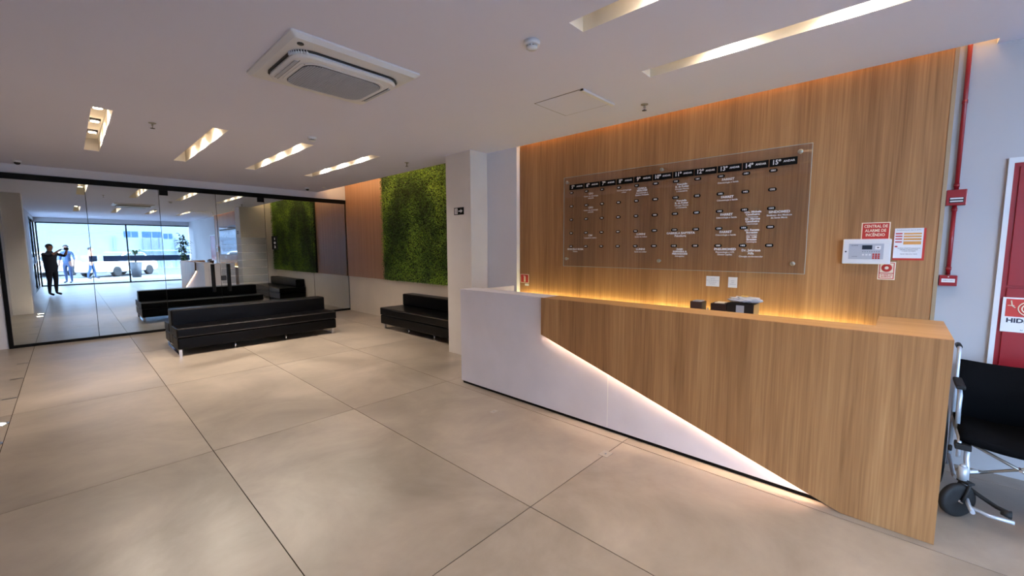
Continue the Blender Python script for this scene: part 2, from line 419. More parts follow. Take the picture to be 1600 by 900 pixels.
# moss wall
gw = thing('green_plant_wall', 'vertical garden of dense green foliage on the lounge wall', 'green wall', (4.93, 6.76, .887))
bx('backing', M_MOSSB, 4.89, 4.949, 5.003, 8.525, .89, 3.38, gw)
def moss():
    N = 42000
    y = rng.uniform(5.01, 8.52, N); z = rng.uniform(.89, 3.3, N); x = 4.885-rng.uniform(0, .055, N)
    L = rng.uniform(.022, .045, N); W = L*.45
    th = rng.uniform(0, 2*PI, N); tilt = rng.uniform(-.3, 1.0, N)
    d = np.stack([-np.sin(tilt), np.cos(tilt)*np.cos(th), np.cos(tilt)*np.sin(th)], 1)
    nrm = np.stack([-np.ones(N), rng.uniform(-.6, .6, N), rng.uniform(-.6, .6, N)], 1)
    s = np.cross(d, nrm); s /= np.linalg.norm(s, axis=1)[:, None]
    c = np.stack([x, y, z], 1)-np.array([4.93, 6.76, .887])
    v = np.stack([c-d*L[:, None]/2, c+s*W[:, None]/2, c+d*L[:, None]/2, c-s*W[:, None]/2], 1).reshape(-1, 3)
    me = bpy.data.meshes.new('foliage'); me.vertices.add(4*N); me.vertices.foreach_set('co', v.ravel())
    me.loops.add(4*N); me.loops.foreach_set('vertex_index', np.arange(4*N))
    me.polygons.add(N); me.polygons.foreach_set('loop_start', np.arange(N)*4); me.polygons.foreach_set('loop_total', np.full(N, 4))
    me.update(); 
    m = bpy.data.materials.new('foliage'); m.use_nodes = True; n = m.node_tree; bs = n.nodes['Principled BSDF']; LK = n.links.new
    g = n.nodes.new('ShaderNodeNewGeometry')
    t = n.nodes.new('ShaderNodeTexNoise'); t.inputs['Scale'].default_value = 1.7; t.inputs['Detail'].default_value = 3
    LK(g.outputs['Position'], t.inputs['Vector'])
    mx = n.nodes.new('ShaderNodeMath'); mx.operation = 'ADD'
    m2 = n.nodes.new('ShaderNodeMath'); m2.operation = 'MULTIPLY'; m2.inputs[1].default_value = .35
    LK(g.outputs['Random Per Island'], m2.inputs[0]); LK(m2.outputs[0], mx.inputs[0]); LK(t.outputs[0], mx.inputs[1])
    r = n.nodes.new('ShaderNodeValToRGB'); e = r.color_ramp.elements
    e[0].position = .45; e[0].color = (*lin((36, 62, 18)), 1); e[1].position = .92; e[1].color = (*lin((150, 188, 62)), 1)
    k = e.new(.68); k.color = (*lin((78, 118, 34)), 1)
    LK(mx.outputs[0], r.inputs[0]); LK(r.outputs[0], bs.inputs['Base Color']); bs.inputs['Roughness'].default_value = .6
    me.materials.append(m)
    o = bpy.data.objects.new('foliage', me); COL.objects.link(o); o.parent = gw; o['kind'] = 'stuff'
moss()

# cove LEDs (lamps of the room, hidden above the ceiling edge)
def cove(name, label, x, y0, y1, z, watt, w_=.05, aim=(.8, 0, -.2)):
    r = thing(name, label, 'light strip', (x, (y0+y1)/2, z))
    bx('led_tape', M_LED, x-.012, x+.012, y0, y1, z, z+.008, r)
    l = bpy.data.lights.new(name, 'AREA'); l.shape = 'RECTANGLE'; l.size = w_; l.size_y = y1-y0; l.energy = watt; l.color = lin((255, 205, 140))
    o = bpy.data.objects.new('light', l); COL.objects.link(o); o.parent = r
    o.location = (0.02, 0, .03)
    d = Vector(aim); zz = -d.normalized(); yy = Vector((0, 1, 0)); xx = yy.cross(zz)
    o.rotation_euler = Matrix((xx, yy, zz)).transposed().to_euler()
cove('cove_light_strip', 'warm light strip in the ceiling cove over the green wall', 4.20, 5.05, 10.3, HC+.225, 12)
cove('cove_light_strip', 'warm light strip in the thin ceiling gap over the oak wall', 4.245, -.37, 3.82, HC+.225, 10, .03, (.12, 0, -1))

# ------------------------------------------------------------------ recessed light slots
def slot(x0, x1, y0, y1, label, first):
    r = thing('recessed_light_slot', label, 'ceiling light', ((x0+x1)/2, (y0+y1)/2, HC), 'recessed ceiling light slots')
    b = NB(); e = .004; zt = HC+.16
    box(b, x0+e, x1-e, y0+e, y1-e, zt, zt+.01)
    obj('slot_lid', b, M_RECESS, r)
    for k in range(3):
        yc = (y0+y1)/2-.67+.67*k; xc = (x0+x1)/2
        b = NB(); box(b, xc-.05, xc+.05, yc-.06, yc+.06, zt-.025, zt, .003)
        lp = obj('lamp', b, M_DARKPL, r)
        b = NB(); cyl(b, (xc, yc, zt-.030), (xc, yc, zt-.024), .036); obj('lens', b, M_LAMP, lp)
        l = bpy.data.lights.new('spot', 'SPOT'); l.energy = SPOT_W*(1 if y0 > 3 else .36); l.color = lin((255, 240, 223)); l.spot_size = 2.75; l.spot_blend = .8; l.shadow_soft_size = .035
        o = bpy.data.objects.new('spot', l); COL.objects.link(o); o.parent = r; o.location = (0, yc-(y0+y1)/2, zt-.034-HC)
nm = ['leftmost', 'second from the left', 'third from the left', 'rightmost']
for i, (a, c) in enumerate(SLX):
    slot(a, c, *SLY[0], 'recessed ceiling light slot near the glass partition, %s of four' % nm[i], False)
for i, (a, c) in enumerate(SLX):
    slot(a, c, *SLY[1], ['recessed ceiling light slot over the photographer, left end of the near row', 'recessed ceiling light slot behind the air conditioner, seen in the glass', 'recessed ceiling light slot cut by the top edge of the picture',
                         'long recessed ceiling light slot nearest the reception counter'][i], False)

# ------------------------------------------------------------------ ceiling devices
def ac():
    X0, X1, Y0, Y1 = 1.04, 1.99, 2.825, 3.76; cx0, cy0 = (X0+X1)/2, (Y0+Y1)/2
    r = thing('ceiling_air_conditioner', 'white square cassette air conditioner set in the ceiling', 'air conditioner', (cx0, cy0, HC-.09))
    def rrect(hx, hy, rad, n=8):
        pts = []
        for sx, sy, a0 in ((1, 1, 0), (-1, 1, PI/2), (-1, -1, PI), (1, -1, 1.5*PI)):
            for k in range(n+1):
                a = a0+PI/2*k/n; pts.append((cx0+sx*(hx-rad)+rad*math.cos(a), cy0+sy*(hy-rad)+rad*math.sin(a)))
        return pts
    def loft(b, prof):
        rings = []
        for hx, hy, rad, z in prof: rings.append([b.verts.new((p[0], p[1], z)) for p in rrect(hx, hy, rad)])
        for a, c in zip(rings, rings[1:]):
            for k in range(len(a)): b.faces.new((a[k], a[(k+1) % len(a)], c[(k+1) % len(a)], c[k]))
        b.faces.new(rings[-1]); return rings
    b = NB(); loft(b, [(.475, .468, .02, HC), (.475, .468, .02, HC-.012), (.445, .438, .03, HC-.034), (.40, .36, .10, HC-.036)]); obj('frame', b, M_PLASTIC, r)
    b = NB(); loft(b, [(.405, .335, .13, HC-.037), (.40, .33, .13, HC-.030), (.40, .33, .13, HC-.045)]); obj('air_slot', b, M_DARKPL, r)
    b = NB(); loft(b, [(.385, .315, .12, HC-.046), (.39, .32, .12, HC-.062), (.375, .305, .115, HC-.074), (.33, .28, .10, HC-.078)]); obj('front_panel', b, M_PLASTIC, r)
    b = NB(); loft(b, [(.315, .262, .11, HC-.079), (.315, .262, .11, HC-.083), (.300, .248, .10, HC-.085), (.295, .243, .10, HC-.082)]); obj('grille_rim', b, M_PLASTIC, r)
    for s in (-1, 1):
        b = NB(); box(b, cx0+s*.352-.012*1, cx0+s*.352+.012, cy0-.20, cy0+.20, HC-.083, HC-.076, .002); obj('flap', b, M_GREYPL, r)
        b = NB(); box(b, cx0+s*.336-.0015, cx0+s*.336+.0015, cy0-.22, cy0+.22, HC-.0795, HC-.077); obj('seam', b, M_DARKPL, r)
    # perforated grille: a fine lattice, joined
    b = NB(); hx, hy = .285, .232
    for k in range(36):
        u = -hx+2*hx*k/35; lim = hy if abs(u) < hx-.09 else hy-(.09-math.sqrt(max(0, .09**2-(abs(u)-hx+.09)**2)))
        box(b, cx0+u-.0036, cx0+u+.0036, cy0-lim, cy0+lim, HC-.0875, HC-.085)
    for k in range(30):
        v = -hy+2*hy*k/29; lim = hx if abs(v) < hy-.09 else hx-(.09-math.sqrt(max(0, .09**2-(abs(v)-hy+.09)**2)))
        box(b, cx0-lim, cx0+lim, cy0+v-.0036, cy0+v+.0036, HC-.0872, HC-.0852)
    o = obj('grille', b, M_GREYPL, r); o['kind'] = 'stuff'
    b = NB(); loft(b, [(.292, .24, .10, HC-.081), (.292, .24, .10, HC-.0835)]); obj('filter', b, mat('filter', (70, 74, 86), .8), r)
    for k in range(9):
        a_ = PI-.12-k*.13; b = NB(); px_, py_ = cx0-.27+.13*math.cos(a_), cy0-.19-.135*math.sin(a_)
        box(b, px_-.006, px_+.006, py_-.004, py_+.004, HC-.060, HC-.036); obj('vent_rib', b, M_PLASTIC, r)
    b = NB(); lathe(b, [(.020, HC-.033), (.021, HC-.040), (.016, HC-.043), (0.0001, HC-.044)], (1.127, 2.915, 0)); obj('sensor', b, M_DARKPL, r)
    b = NB(); lathe(b, [(.006, HC-.078), (.006, HC-.084), (0.0001, HC-.085)], (1.22, 3.10, 0), 12); obj('indicator', b, M_DARKPL, r)
ac()
def detector(x, y, label, r_=.052):
    t = thing('smoke_detector', label, 'smoke detector', (x, y, HC-.055), 'ceiling smoke detectors')
    b = NB(); lathe(b, [(r_, HC), (r_, HC-.022), (r_*.93, HC-.026), (r_*.7, HC-.027)], (x, y, 0)); obj('base', b, M_PLASTIC, t)
    b = NB()
    for k in range(10):
        a = 2*PI*k/10; c = (x+math.cos(a)*r_*.62, y+math.sin(a)*r_*.62)
        cyl(b, (c[0], c[1], HC-.040), (c[0], c[1], HC-.026), .006, seg=6)
    obj('smoke_vents', b, M_PLASTIC, t)
    b = NB(); lathe(b, [(r_*.45, HC-.026), (r_*.45, HC-.040)], (x, y, 0)); obj('chamber', b, M_DARKPL, t)
    b = NB(); lathe(b, [(r_*.74, HC-.038), (r_*.74, HC-.043), (r_*.5, HC-.053), (.0001, HC-.055)], (x, y, 0)); obj('cap', b, M_PLASTIC, t)
detector(2.19, 1.86, 'round white smoke detector near the long light slots')
detector(2.145, 5.34, 'round white smoke detector at the end of a lit light slot')
def sprinkler(x, y, label):
    t = thing('fire_sprinkler', label, 'sprinkler', (x, y, HC-.07), 'ceiling fire sprinklers')
    b = NB(); lathe(b, [(.034, HC), (.034, HC-.004), (.022, HC-.010), (.010, HC-.011)], (x, y, 0)); obj('escutcheon', b, M_STEEL, t)
    b = NB(); cyl(b, (x, y, HC-.032), (x, y, HC-.008), .008)
    for s in (-1, 1): tube(b, [(x, y+s*.008, HC-.022), (x, y+s*.014, HC-.038), (x, y+s*.003, HC-.054)], .002, 6)
    obj('frame', b, M_STEEL, t)
    b = NB(); cyl(b, (x, y, HC-.054), (x, y, HC-.034), .0025, seg=8); obj('bulb', b, M_RED, t)
    b = NB(); lathe(b, [(.006, HC-.054), (.022, HC-.056), (.022, HC-.058), (.0001, HC-.058)], (x, y, 0)); obj('deflector', b, M_DARKPL, t)
sprinkler(3.846, 1.865, 'small dark fire sprinkler beside the ceiling hatch')
sprinkler(.731, 5.99, 'small fire sprinkler between the two left light slots')
sprinkler(3.794, 5.83, 'small fire sprinkler in front of the green wall')
t = thing('ceiling_sensor', 'tiny white ceiling button above the glass partition corner', 'sensor', (4.01, 9.48, HC-.016))
b = NB(); lathe(b, [(.032, HC), (.032, HC-.006), (.018, HC-.016), (.0001, HC-.016)], (4.01, 9.48, 0)); obj('body', b, M_PLASTIC, t)
def camera_dome(x, y, z, label):
    t = thing('security_camera', label, 'security camera', (x, y, z-.06), 'security cameras on the header')
    b = NB(); lathe(b, [(.045, z), (.045, z-.02), (.040, z-.025)], (x, y, 0)); obj('base', b, M_PLASTIC, t)
    b = NB(); lathe(b, [(.036, z-.02), (.034, z-.04), (.022, z-.055), (.0001, z-.06)], (x, y, 0)); obj('lens_dome', b, M_DARKPL, t)
camera_dome(3.80, 9.85, HC, 'small dome camera on the ceiling near the green wall end')
camera_dome(-.42, 10.0, HC, 'small dome camera at the far left ceiling corner')
t = thing('ceiling_hatch', 'square white access hatch with a thin dark joint', 'access hatch', (3.35, 2.36, HC-.006))
b = NB(); box(b, 3.115, 3.60, 2.115, 2.60, HC-.004, HC-.0005, .001); obj('hatch_panel', b, M_CEIL, t)
b = NB()
for q in ((3.105, 3.115, 2.105, 2.61), (3.60, 3.610, 2.105, 2.61), (3.115, 3.60, 2.105, 2.115), (3.115, 3.60, 2.60, 2.61)): box(b, q[0], q[1], q[2], q[3], HC-.0015, HC-.0003)
obj('hatch_joint', b, mat('hatch_joint', (120, 114, 114), .8), t)
t = thing('cable_duct', 'white cable duct along the edge of the ceiling hatch', 'cable duct', (3.36, 2.075, HC-.022))
b = NB(); box(b, 3.11, 3.63, 2.06, 2.095, HC-.02, HC, .004); obj('duct_body', b, M_PLASTIC, t)
b = NB(); box(b, 3.098, 3.111, 2.066, 2.089, HC-.016, HC-.002, .002); obj('end_plug', b, M_DARKPL, t)

# ------------------------------------------------------------------ reception counter
ct = thing('reception_counter', 'reception counter, oak front cut diagonally over a pale grey base', 'reception desk', (3.3, 1.75, 0))
b = NB(); box(b, 3.11, 3.235, .10, 3.735, .03, 1.10, .002); 
wb = obj('base_panel', b, M_COUNTERW, ct)
bx('panel_joint', M_LETTER, 3.1092, 3.1105, 1.772, 1.778, .04, .50, ct)
bx('plinth', M_BLACK, 3.125, 3.24, -.2, 3.72, 0, .03, ct)
b = NB(); prism(b, [(2.485, 1.12), (2.485, .765), (.16, 0.002), (-.232, 0.002), (-.232, 1.12)], 3.065, 3.085); obj('wood_front', b, M_WOOD, ct)
b = NB(); prism(b, [(2.445, 1.08), (2.445, .81), (.18, .06), (-.19, .06), (-.19, 1.08)], 3.085, 3.109); obj('front_batten', b, M_BLACK, ct)
b = NB(); box(b, 3.0855, 3.335, -.232, 2.47, 1.10, 1.12); obj('countertop', b, M_WOODT, ct)
b = NB(); box(b, 3.335, 3.82, -.232, .08, 1.10, 1.12); obj('countertop', b, M_WOODT, ct)
b = NB(); box(b, 3.11, 3.335, 2.472, 3.735, 1.10, 1.12); obj('countertop', b, M_COUNTERW, ct, label='pale grey microcement end of the counter top')
b = NB(); box(b, 3.086, 3.82, -.232, -.212, .002, 1.10); obj('end_panel', b, M_WOOD, ct)
b = NB(); box(b, 3.24, 3.82, .06, .08, .002, 1.10); obj('end_panel', b, M_WOOD, ct)
b = NB(); box(b, 3.24, 4.0, 3.70, 3.73, .002, 1.10); obj('end_panel', b, M_COUNTERW, ct)
b = NB(); box(b, 3.236, 3.98, .085, 3.695, .75, .78); obj('work_surface', b, M_WOODT, ct)
# led behind the diagonal edge
def diag_led():
    a = Vector((3.097, 2.44, .795)); c = Vector((3.097, .30, .093)); n = Vector((0, .3125, -.95))
    n = Vector((0, (c-a).z, -(c-a).y)); n.normalize(); n = -n if n.z > 0 else n
    b = NB()
    for s, t_ in ((0, .006),):
        v = []
        for p in (a, c):
            for dx in (-.008, .008):
                for dn in (0, .006): v.append(b.verts.new(p+Vector((dx, 0, 0))+n*dn))
        for q in ((0, 1, 3, 2), (4, 6, 7, 5), (0, 4, 5, 1), (2, 3, 7, 6), (0, 2, 6, 4), (1, 5, 7, 3)): b.faces.new([v[i] for i in q])
    obj('light_strip', b, emis('counter_led', (255, 222, 190), 40), ct)
diag_led()
b = NB(); box(b, 4.235, 4.298, .12, 3.84, .895, .925); lt = tag(obj('wall_light_strip', b, M_WOODT), 'thin ledge with a yellow light strip low on the oak wall', 'light strip')
b = NB(); box(b, 4.245, 4.270, .13, 3.83, .9251, .931); obj('led_tape', b, emis('yellow_tape', (255, 240, 165), 17), lt)

M_FPL = mat('satin_plate', (168, 160, 152), .45, metal=.2)
# steel floor plates, floor slots, floor uplights
for (x, y, hx, hy, lb) in ((2.745, 1.574, .046, .038, 'small square steel floor plate on the tile joint, nearer one'), (2.742, 2.81, .04, .028, 'small square steel floor plate on the tile joint, farther one')):
    t = thing('floor_plate', lb, 'floor plate', (x, y, 0), 'steel floor plates by the counter')
    b = NB(); box(b, x-hx, x+hx, y-hy, y+hy, 0.0002, .003, .0008); pl = obj('plate', b, M_FPL, t)
    b = NB(); cyl(b, (x, y, .003), (x, y, .0036), .009, seg=14); obj('screw', b, M_CHROME, t)
for y, lb in ((8.91, 'farthest narrow floor slot by the left tile joint'), (7.90, 'middle narrow floor slot by the left tile joint'), (6.89, 'nearest narrow floor slot by the left tile joint')):
    t = thing('floor_slot', lb, 'floor slot', (-.535, y, 0), 'narrow floor slots at left')
    b = NB(); box(b, -.595, -.48, y-.02, y+.02, .0002, .002); obj('frame', b, M_STEEL, t)
    b = NB(); box(b, -.59, -.485, y-.009, y+.009, .002, .0024); obj('opening', b, M_DARKPL, t)
for y, lb in ((5.92, 'round steel floor spotlight at the left edge, farther one'), (5.33, 'round steel floor spotlight at the left edge, nearer one')):
    t = thing('floor_spotlight', lb, 'floor light', (-.55, y, 0), 'recessed floor spotlights')
    b = NB(); lathe(b, [(.075, .0002), (.075, .004), (.058, .006), (.052, .003)], (-.55, y, 0)); obj('ring', b, M_CHROME, t)
    b = NB(); lathe(b, [(.052, .0015), (.052, .003), (.0001, .003)], (-.55, y, 0)); obj('lens', b, M_LAMP, t)

# ------------------------------------------------------------------ directory board
BX = 4.262
db = thing('directory_board', 'clear acrylic floor directory with black labels and white tenant names', 'sign', (BX, 1.84, 1.37))
bx('acrylic_panel', M_ACRYL, BX, BX+.008, .585, 3.095, 1.37, 2.452, db)
b = NB()
for q in ((.583, 3.097, 1.367, 1.370), (.583, 3.097, 2.452, 2.455), (.582, .585, 1.367, 2.455), (3.095, 3.098, 1.367, 2.455)): box(b, BX, BX+.008, *q)
obj('polished_edge', b, M_GEDGE, db)
for (y, z) in ((3.047, 2.393), (1.856, 2.397), (.665, 2.394), (3.047, 1.46), (1.858, 1.457), (.671, 1.455)):
    b = NB(); lathe(b, [(.019, BX-.002), (.019, BX-.010), (.015, BX-.014), (.0001, BX-.014)], (0, y, z), 20, 'x')
    lathe(b, [(.010, BX+.009), (.010, 4.299)], (0, y, z), 14, 'x'); st = obj('standoff', b, M_STEEL, db)
DX = .2125
for k in range(5, 16):
    y1 = 3.012-DX*(k-5); y0 = y1-.205
    fp = bx('floor_label', M_BLACKLBL, BX-.0022, BX-.0005, y0, y1, 2.296, 2.36, db)
    lettering('lettering', '%d\u00ba' % k, .056, (BX-.0027, y1-.052, 2.329), '-x', M_LETTER, fp, bold=.0014, sx=.9)
    lettering('lettering', 'ANDAR', .0235, (BX-.0027, y1-.145, 2.331), '-x', M_LETTER, fp, bold=.0005, sx=1.02)
    for rI in range(5):
        z = 2.263-.1627*rI; yc = 2.980-DX*(k-5); wd = .054 if k < 10 else .066
        b = NB(); hh = .0155; pts = []
        for sx, a0 in ((1, -PI/2), (-1, PI/2)):
            for q in range(9): a = a0+PI*q/8; pts.append((yc+sx*(wd/2-hh)+hh*math.cos(a), z+hh*math.sin(a)))
        prism(b, pts, BX-.002, BX-.0005); tg = obj('room_tag', b, M_BLACKLBL, db)
        lettering('lettering', '%d%02d' % (k, rI+1), .021, (BX-.0025, yc, z), '-x', M_LETTER, tg, bold=.0007)
ENT = {(5, 5): ['MARCELO ROSA', '*Fisiatria'], (6, 1): ['CFO', '*Centro de odontologia', '*avan\u00e7ada'], (6, 2): ['CFO', '*Centro de odontologia', '*avan\u00e7ada'],
       (6, 4): ['CIM', '*Consult\u00f3rio m\u00e9dico'], (8, 1): ['*Otorrinolaringologia', '*e fono'], (9, 1): ['CLINICA', 'MEALIVIEE', '*Dermatologia e', '*Est\u00e9tica Avan\u00e7ada'],
       (9, 4): ['LUMINI', '*Sa\u00fade da mulher'], (9, 5): ['LUMINI', '*Sa\u00fade da mulher'],
       (11, 1): ['Francielle', 'R. de Freitas', '*Cirurgia Pl\u00e1stica', '*e Cosmiatria'], (11, 2): ['Francielle', 'R. de Freitas', '*Cirurgia Pl\u00e1stica', '*e Cosmiatria'],
       (11, 4): ['GABRIELA BAPTISTA', 'Psic\u00f3loga'], (11, 5): ['DAIM', 'SAMARRA &', 'PIERANDONI', '*Advogados'],
       (13, 1): ['FARRET', '*Odontologia e Sa\u00fade'], (13, 2): ['FARRET', '*Odontologia e Sa\u00fade'], (13, 3): ['FARRET', '*Odontologia e Sa\u00fade'], (13, 4): ['FARRET', '*Odontologia e Sa\u00fade'],
       (13, 5): ['PNEUMOMED', '*Pneumologia e UTI', '*Doutor Lapiles'],
       (14, 3): ['Dra. Michele', 'Cavalheiro', '*Otorrinologia', 'Dr. Marcos', 'Cavalheiro', '*Otorrinologia'],
       (14, 4): ['Dr. Renato', 'Borsatto', '*Cardiologista', 'Dr. Luis', 'Bressan', '*Cardiologista'],
       (14, 5): ['Dr. Jeferson', 'Alfa', '*Cirurgia cardiovascular'], (15, 3): ['SINDOMED', '*Sindicato dos M\u00e9dicos', '*de Santa Maria']}
for (k, rI), ls in ENT.items():
    n_ = len(ls); yc = 2.980-DX*(k-5)-(.062 if k != 14 else .07); z = 2.263-.1627*(rI-1)-(.034 if n_ < 6 else .022)
    if k == 14 and rI == 5: z -= .01
    for s in ls:
        sm = s.startswith('*'); s_ = s.lstrip('*'); big = n_ <= 3 and not sm
        sz = .021 if sm else (.029 if big else .024)
        if n_ == 6: sz = .016 if sm else .024
        step = .022 if sm else (.028 if big else .0235)
        if n_ == 6: step = .018 if sm else .0225
        lettering('tenant_lettering', s_, sz, (BX-.0012, yc, z), '-x', M_LETTER, db, bold=.0004 if sm else .0012, sx=1.08 if not sm else 1.0); z -= step

# ------------------------------------------------------------------ signs and devices on the oak wall
WX = 4.2995
def sign_base(name, label, cat, y0, y1, z0, z1, m, x=WX, t_=.004):
    t = thing(name, label, cat, (x, (y0+y1)/2, z0)); bx('panel', m, x-t_, x, y0, y1, z0, z1, t); return t
s = sign_base('fire_alarm_sign', 'red sign reading CENTRAL DE ALARME DE INCENDIO above the alarm panel', 'sign', .066, .236, 1.655, 1.786, M_CREAM)
bx('red_field', M_REDSIGN, WX-.0048, WX-.004, .073, .229, 1.658, 1.779, s)
lettering('lettering', 'CENTRAL DE\nALARME DE\nINC\u00caNDIO', .031, (WX-.0055, .151, 1.722), '-x', M_CREAM, s, bold=.0007, sx=.76, gap=1.08)
p = thing('fire_alarm_control_unit', 'white fire alarm control panel with display and red keys', 'alarm panel', (WX, .195, 1.463))
b = NB(); box(b, WX-.06, WX, .052, .339, 1.464, 1.658, .008); shade(obj('housing', b, M_PLASTIC, p))
PX = WX-.0605
bx('face_plate', M_GREYPL, PX-.001, PX+.001, .093, .300, 1.502, 1.622, p)
dpl = bx('display', mat('lcd', (40, 50, 66), .2), PX-.003, PX, .160, .220, 1.577, 1.610, p)
bx('key_pad', M_PAPER, PX-.003, PX, .110, .143, 1.577, 1.605, p)
bx('key_mark', M_DARKPL, PX-.004, PX-.003, .120, .132, 1.588, 1.595, p)
for i in range(3):
    for j in range(3): bx('red_key', M_REDSIGN, PX-.003, PX, .113+.016*i, .124+.016*i, 1.505+.0145*j, 1.517+.0145*j, p)
for i in range(8): bx('indicator', M_DARKPL, PX-.002, PX, .117+.0135*i, .122+.0135*i, 1.558, 1.562, p)
for i in range(3): bx('grey_key', M_PLASTIC, PX-.002, PX, .165+.02*i, .177+.02*i, 1.53, 1.542, p)
b = NB(); cyl(b, (PX-.002, .318, 1.56), (PX+.002, .318, 1.56), .006, seg=14); obj('key_lock', b, M_DARKPL, p)
lettering('lettering', 'ALARME', .011, (PX-.0016, .265, 1.608), '-x', M_INK, p); lettering('lettering', 'incendio', .010, (PX-.0016, .262, 1.523), '-x', M_INK, p)
s = sign_base('instruction_sheet', 'red-backed instruction sheet with orange rows beside the alarm panel', 'notice', -.130, .042, 1.497, 1.733, M_REDSIGN)
bx('paper', M_PAPER, WX-.0055, WX-.004, -.117, .040, 1.512, 1.735, s)
zz = 1.700
for q, hgt in enumerate((.012, .012, .014, .024)):
    bx('orange_row', M_ORANGE, WX-.0062, WX-.0055, -.108, -.012, zz-hgt, zz, s); bx('red_tab', M_REDSIGN, WX-.0062, WX-.0055, -.004, .034, zz-.009, zz, s); zz -= hgt+.008
bx('red_tab', M_REDSIGN, WX-.0062, WX-.0055, .018, .034, 1.594, 1.604, s)
lettering('lettering', 'Procedimentos em caso de alarme', .0095, (WX-.006, -.037, 1.722), '-x', M_INK, s)
lettering('lettering', 'verificar o local do acionamento\nsilenciar a central e avisar\na equipe de brigada\n\nmanter este aviso visivel', .0095, (WX-.006, -.045, 1.565), '-x', M_INK, s)
s = sign_base('alarm_call_sign', 'small cream and red ALARME DE INCENDIO sign below the alarm panel', 'sign', .018, .119, 1.345, 1.482, M_CREAM)
bx('red_border', M_REDSIGN, WX-.0046, WX-.004, .025, .112, 1.352, 1.476, s); bx('cream_field', M_CREAM, WX-.0052, WX-.0046, .030, .107, 1.398, 1.471, s)
bx('caption_field', M_CREAM, WX-.0052, WX-.0046, .030, .107, 1.357, 1.392, s)
b = NB(); lathe(b, [(.031, WX-.0052), (.031, WX-.0060), (.011, WX-.0060), (.011, WX-.0052)], (0, .0685, 1.436), 28, 'x'); obj('ring_symbol', b, M_REDSIGN, s); b = NB(); cyl(b, (WX-.0064, .0685, 1.436), (WX-.0052, .0685, 1.436), .0115); obj('ring_centre', b, M_CREAM, s)
lettering('lettering', 'ALARME DE\nINC\u00caNDIO', .0125, (WX-.0056, .0685, 1.3745), '-x', M_REDSIGN, s, bold=.0005)
for (y0, y1, z0, z1, lb, tx) in ((1.264, 1.386, 1.216, 1.316, 'wide white printed notice low on the oak wall, left one', 'AVISO\nfavor identificar-se\nna recepcao\nobrigado'), (1.106, 1.185, 1.214, 1.314, 'narrow white printed notice low on the oak wall, right one', 'aviso\naos\nvisitantes')):
    s = sign_base('printed_notice', lb, 'notice', y0, y1, z0, z1, M_PAPER, t_=.002)
    lettering('lettering', tx, .015, (WX-.0026, (y0+y1)/2, (z0+z1)/2), '-x', M_GREYPL, s)
# extinguisher sign at the left edge of the oak panel
s = sign_base('extinguisher_sign', 'small red fire extinguisher sign at the left edge of the oak wall', 'sign', 3.70, 3.85, 1.115, 1.235, M_CREAM)
bx('red_field', M_REDSIGN, WX-.0048, WX-.004, 3.708, 3.842, 1.122, 1.228, s)
b = NB(); box(b, WX-.0056, WX-.0048, 3.755, 3.787, 1.13, 1.20); box(b, WX-.0056, WX-.0048, 3.764, 3.778, 1.20, 1.215); box(b, WX-.0056, WX-.0048, 3.775, 3.80, 1.206, 1.212); obj('extinguisher_symbol', b, M_CREAM, s)
bx('small_tag', M_PAPER, WX-.003, WX, 3.70, 3.77, 1.075, 1.105, s)

# ------------------------------------------------------------------ exit sign on the column
s = thing('exit_sign', 'small black and white exit arrow sign on the column', 'sign', (3.92, 4.705, 2.075))
bx('panel', M_BLACKLBL, 3.914, 3.919, 4.60, 4.812, 2.075, 2.179, s)
bx('white_field', M_PAPER, 3.913, 3.914, 4.735, 4.795, 2.085, 2.169, s)
lettering('lettering', 'SAIDA', .026, (3.9125, 4.765, 2.127), '-x', M_BLACKLBL, s, spin=PI/2, bold=.0008)
b = NB(); box(b, 3.913, 3.914, 4.66, 4.715, 2.119, 2.135); prism(b, [(4.665, 2.155), (4.665, 2.099), (4.625, 2.127)], 3.913, 3.914); obj('arrow', b, M_PAPER, s)

# ------------------------------------------------------------------ red pipe, sounder, call point, hydrant cabinet
PW = 4.36
t = thing('alarm_conduit', 'red vertical alarm conduit on the white wall right of the oak panel', 'pipe', (4.34, -.262, 1.39))
for (a, c) in ((1.999, 3.40), (1.394, 1.887)):
    b = NB(); cyl(b, (4.342, -.262, a), (4.342, -.262, c), .0125, seg=16); obj('pipe', b, M_RED, t)
for z in (2.03, 1.86, 1.44, 2.6):
    b = NB(); lathe(b, [(.0155, z-.012), (.0155, z+.012)], (4.342, -.262, 0), 16); obj('coupling', b, M_RED, t)
t = thing('alarm_sounder', 'red alarm sounder box with two white lamps on the conduit', 'alarm', (4.33, -.265, 1.888))
b = NB(); box(b, 4.305, 4.36, -.315, -.215, 1.888, 1.997, .004); obj('housing', b, M_RED, t)
bx('lamp_recess', M_DARKPL, 4.3035, 4.3055, -.302, -.230, 1.905, 1.943, t)
for z in (1.911, 1.930): bx('lamp_bar', M_PLASTIC, 4.300, 4.3045, -.298, -.234, z, z+.010, t, .002)
t = thing('alarm_call_point', 'small red call point box with a white label at the conduit foot', 'alarm', (4.33, -.264, 1.314))
b = NB(); box(b, 4.305, 4.36, -.31, -.218, 1.316, 1.392, .004); obj('housing', b, M_RED, t)
bx('white_label', M_PAPER, 4.3035, 4.3055, -.298, -.230, 1.342, 1.368, t); lettering('lettering', 'quebre o vidro', .009, (4.303, -.264, 1.356), '-x', M_INK, t)
b = NB(); cyl(b, (4.303, -.264, 1.382), (4.306, -.264, 1.382), .004, seg=10); obj('indicator', b, M_PLASTIC, t)
h = thing('hydrant_cabinet', 'tall red fire hydrant cabinet in a white frame at the right edge', 'hydrant cabinet', (PW, -.95, .25))
b = NB()
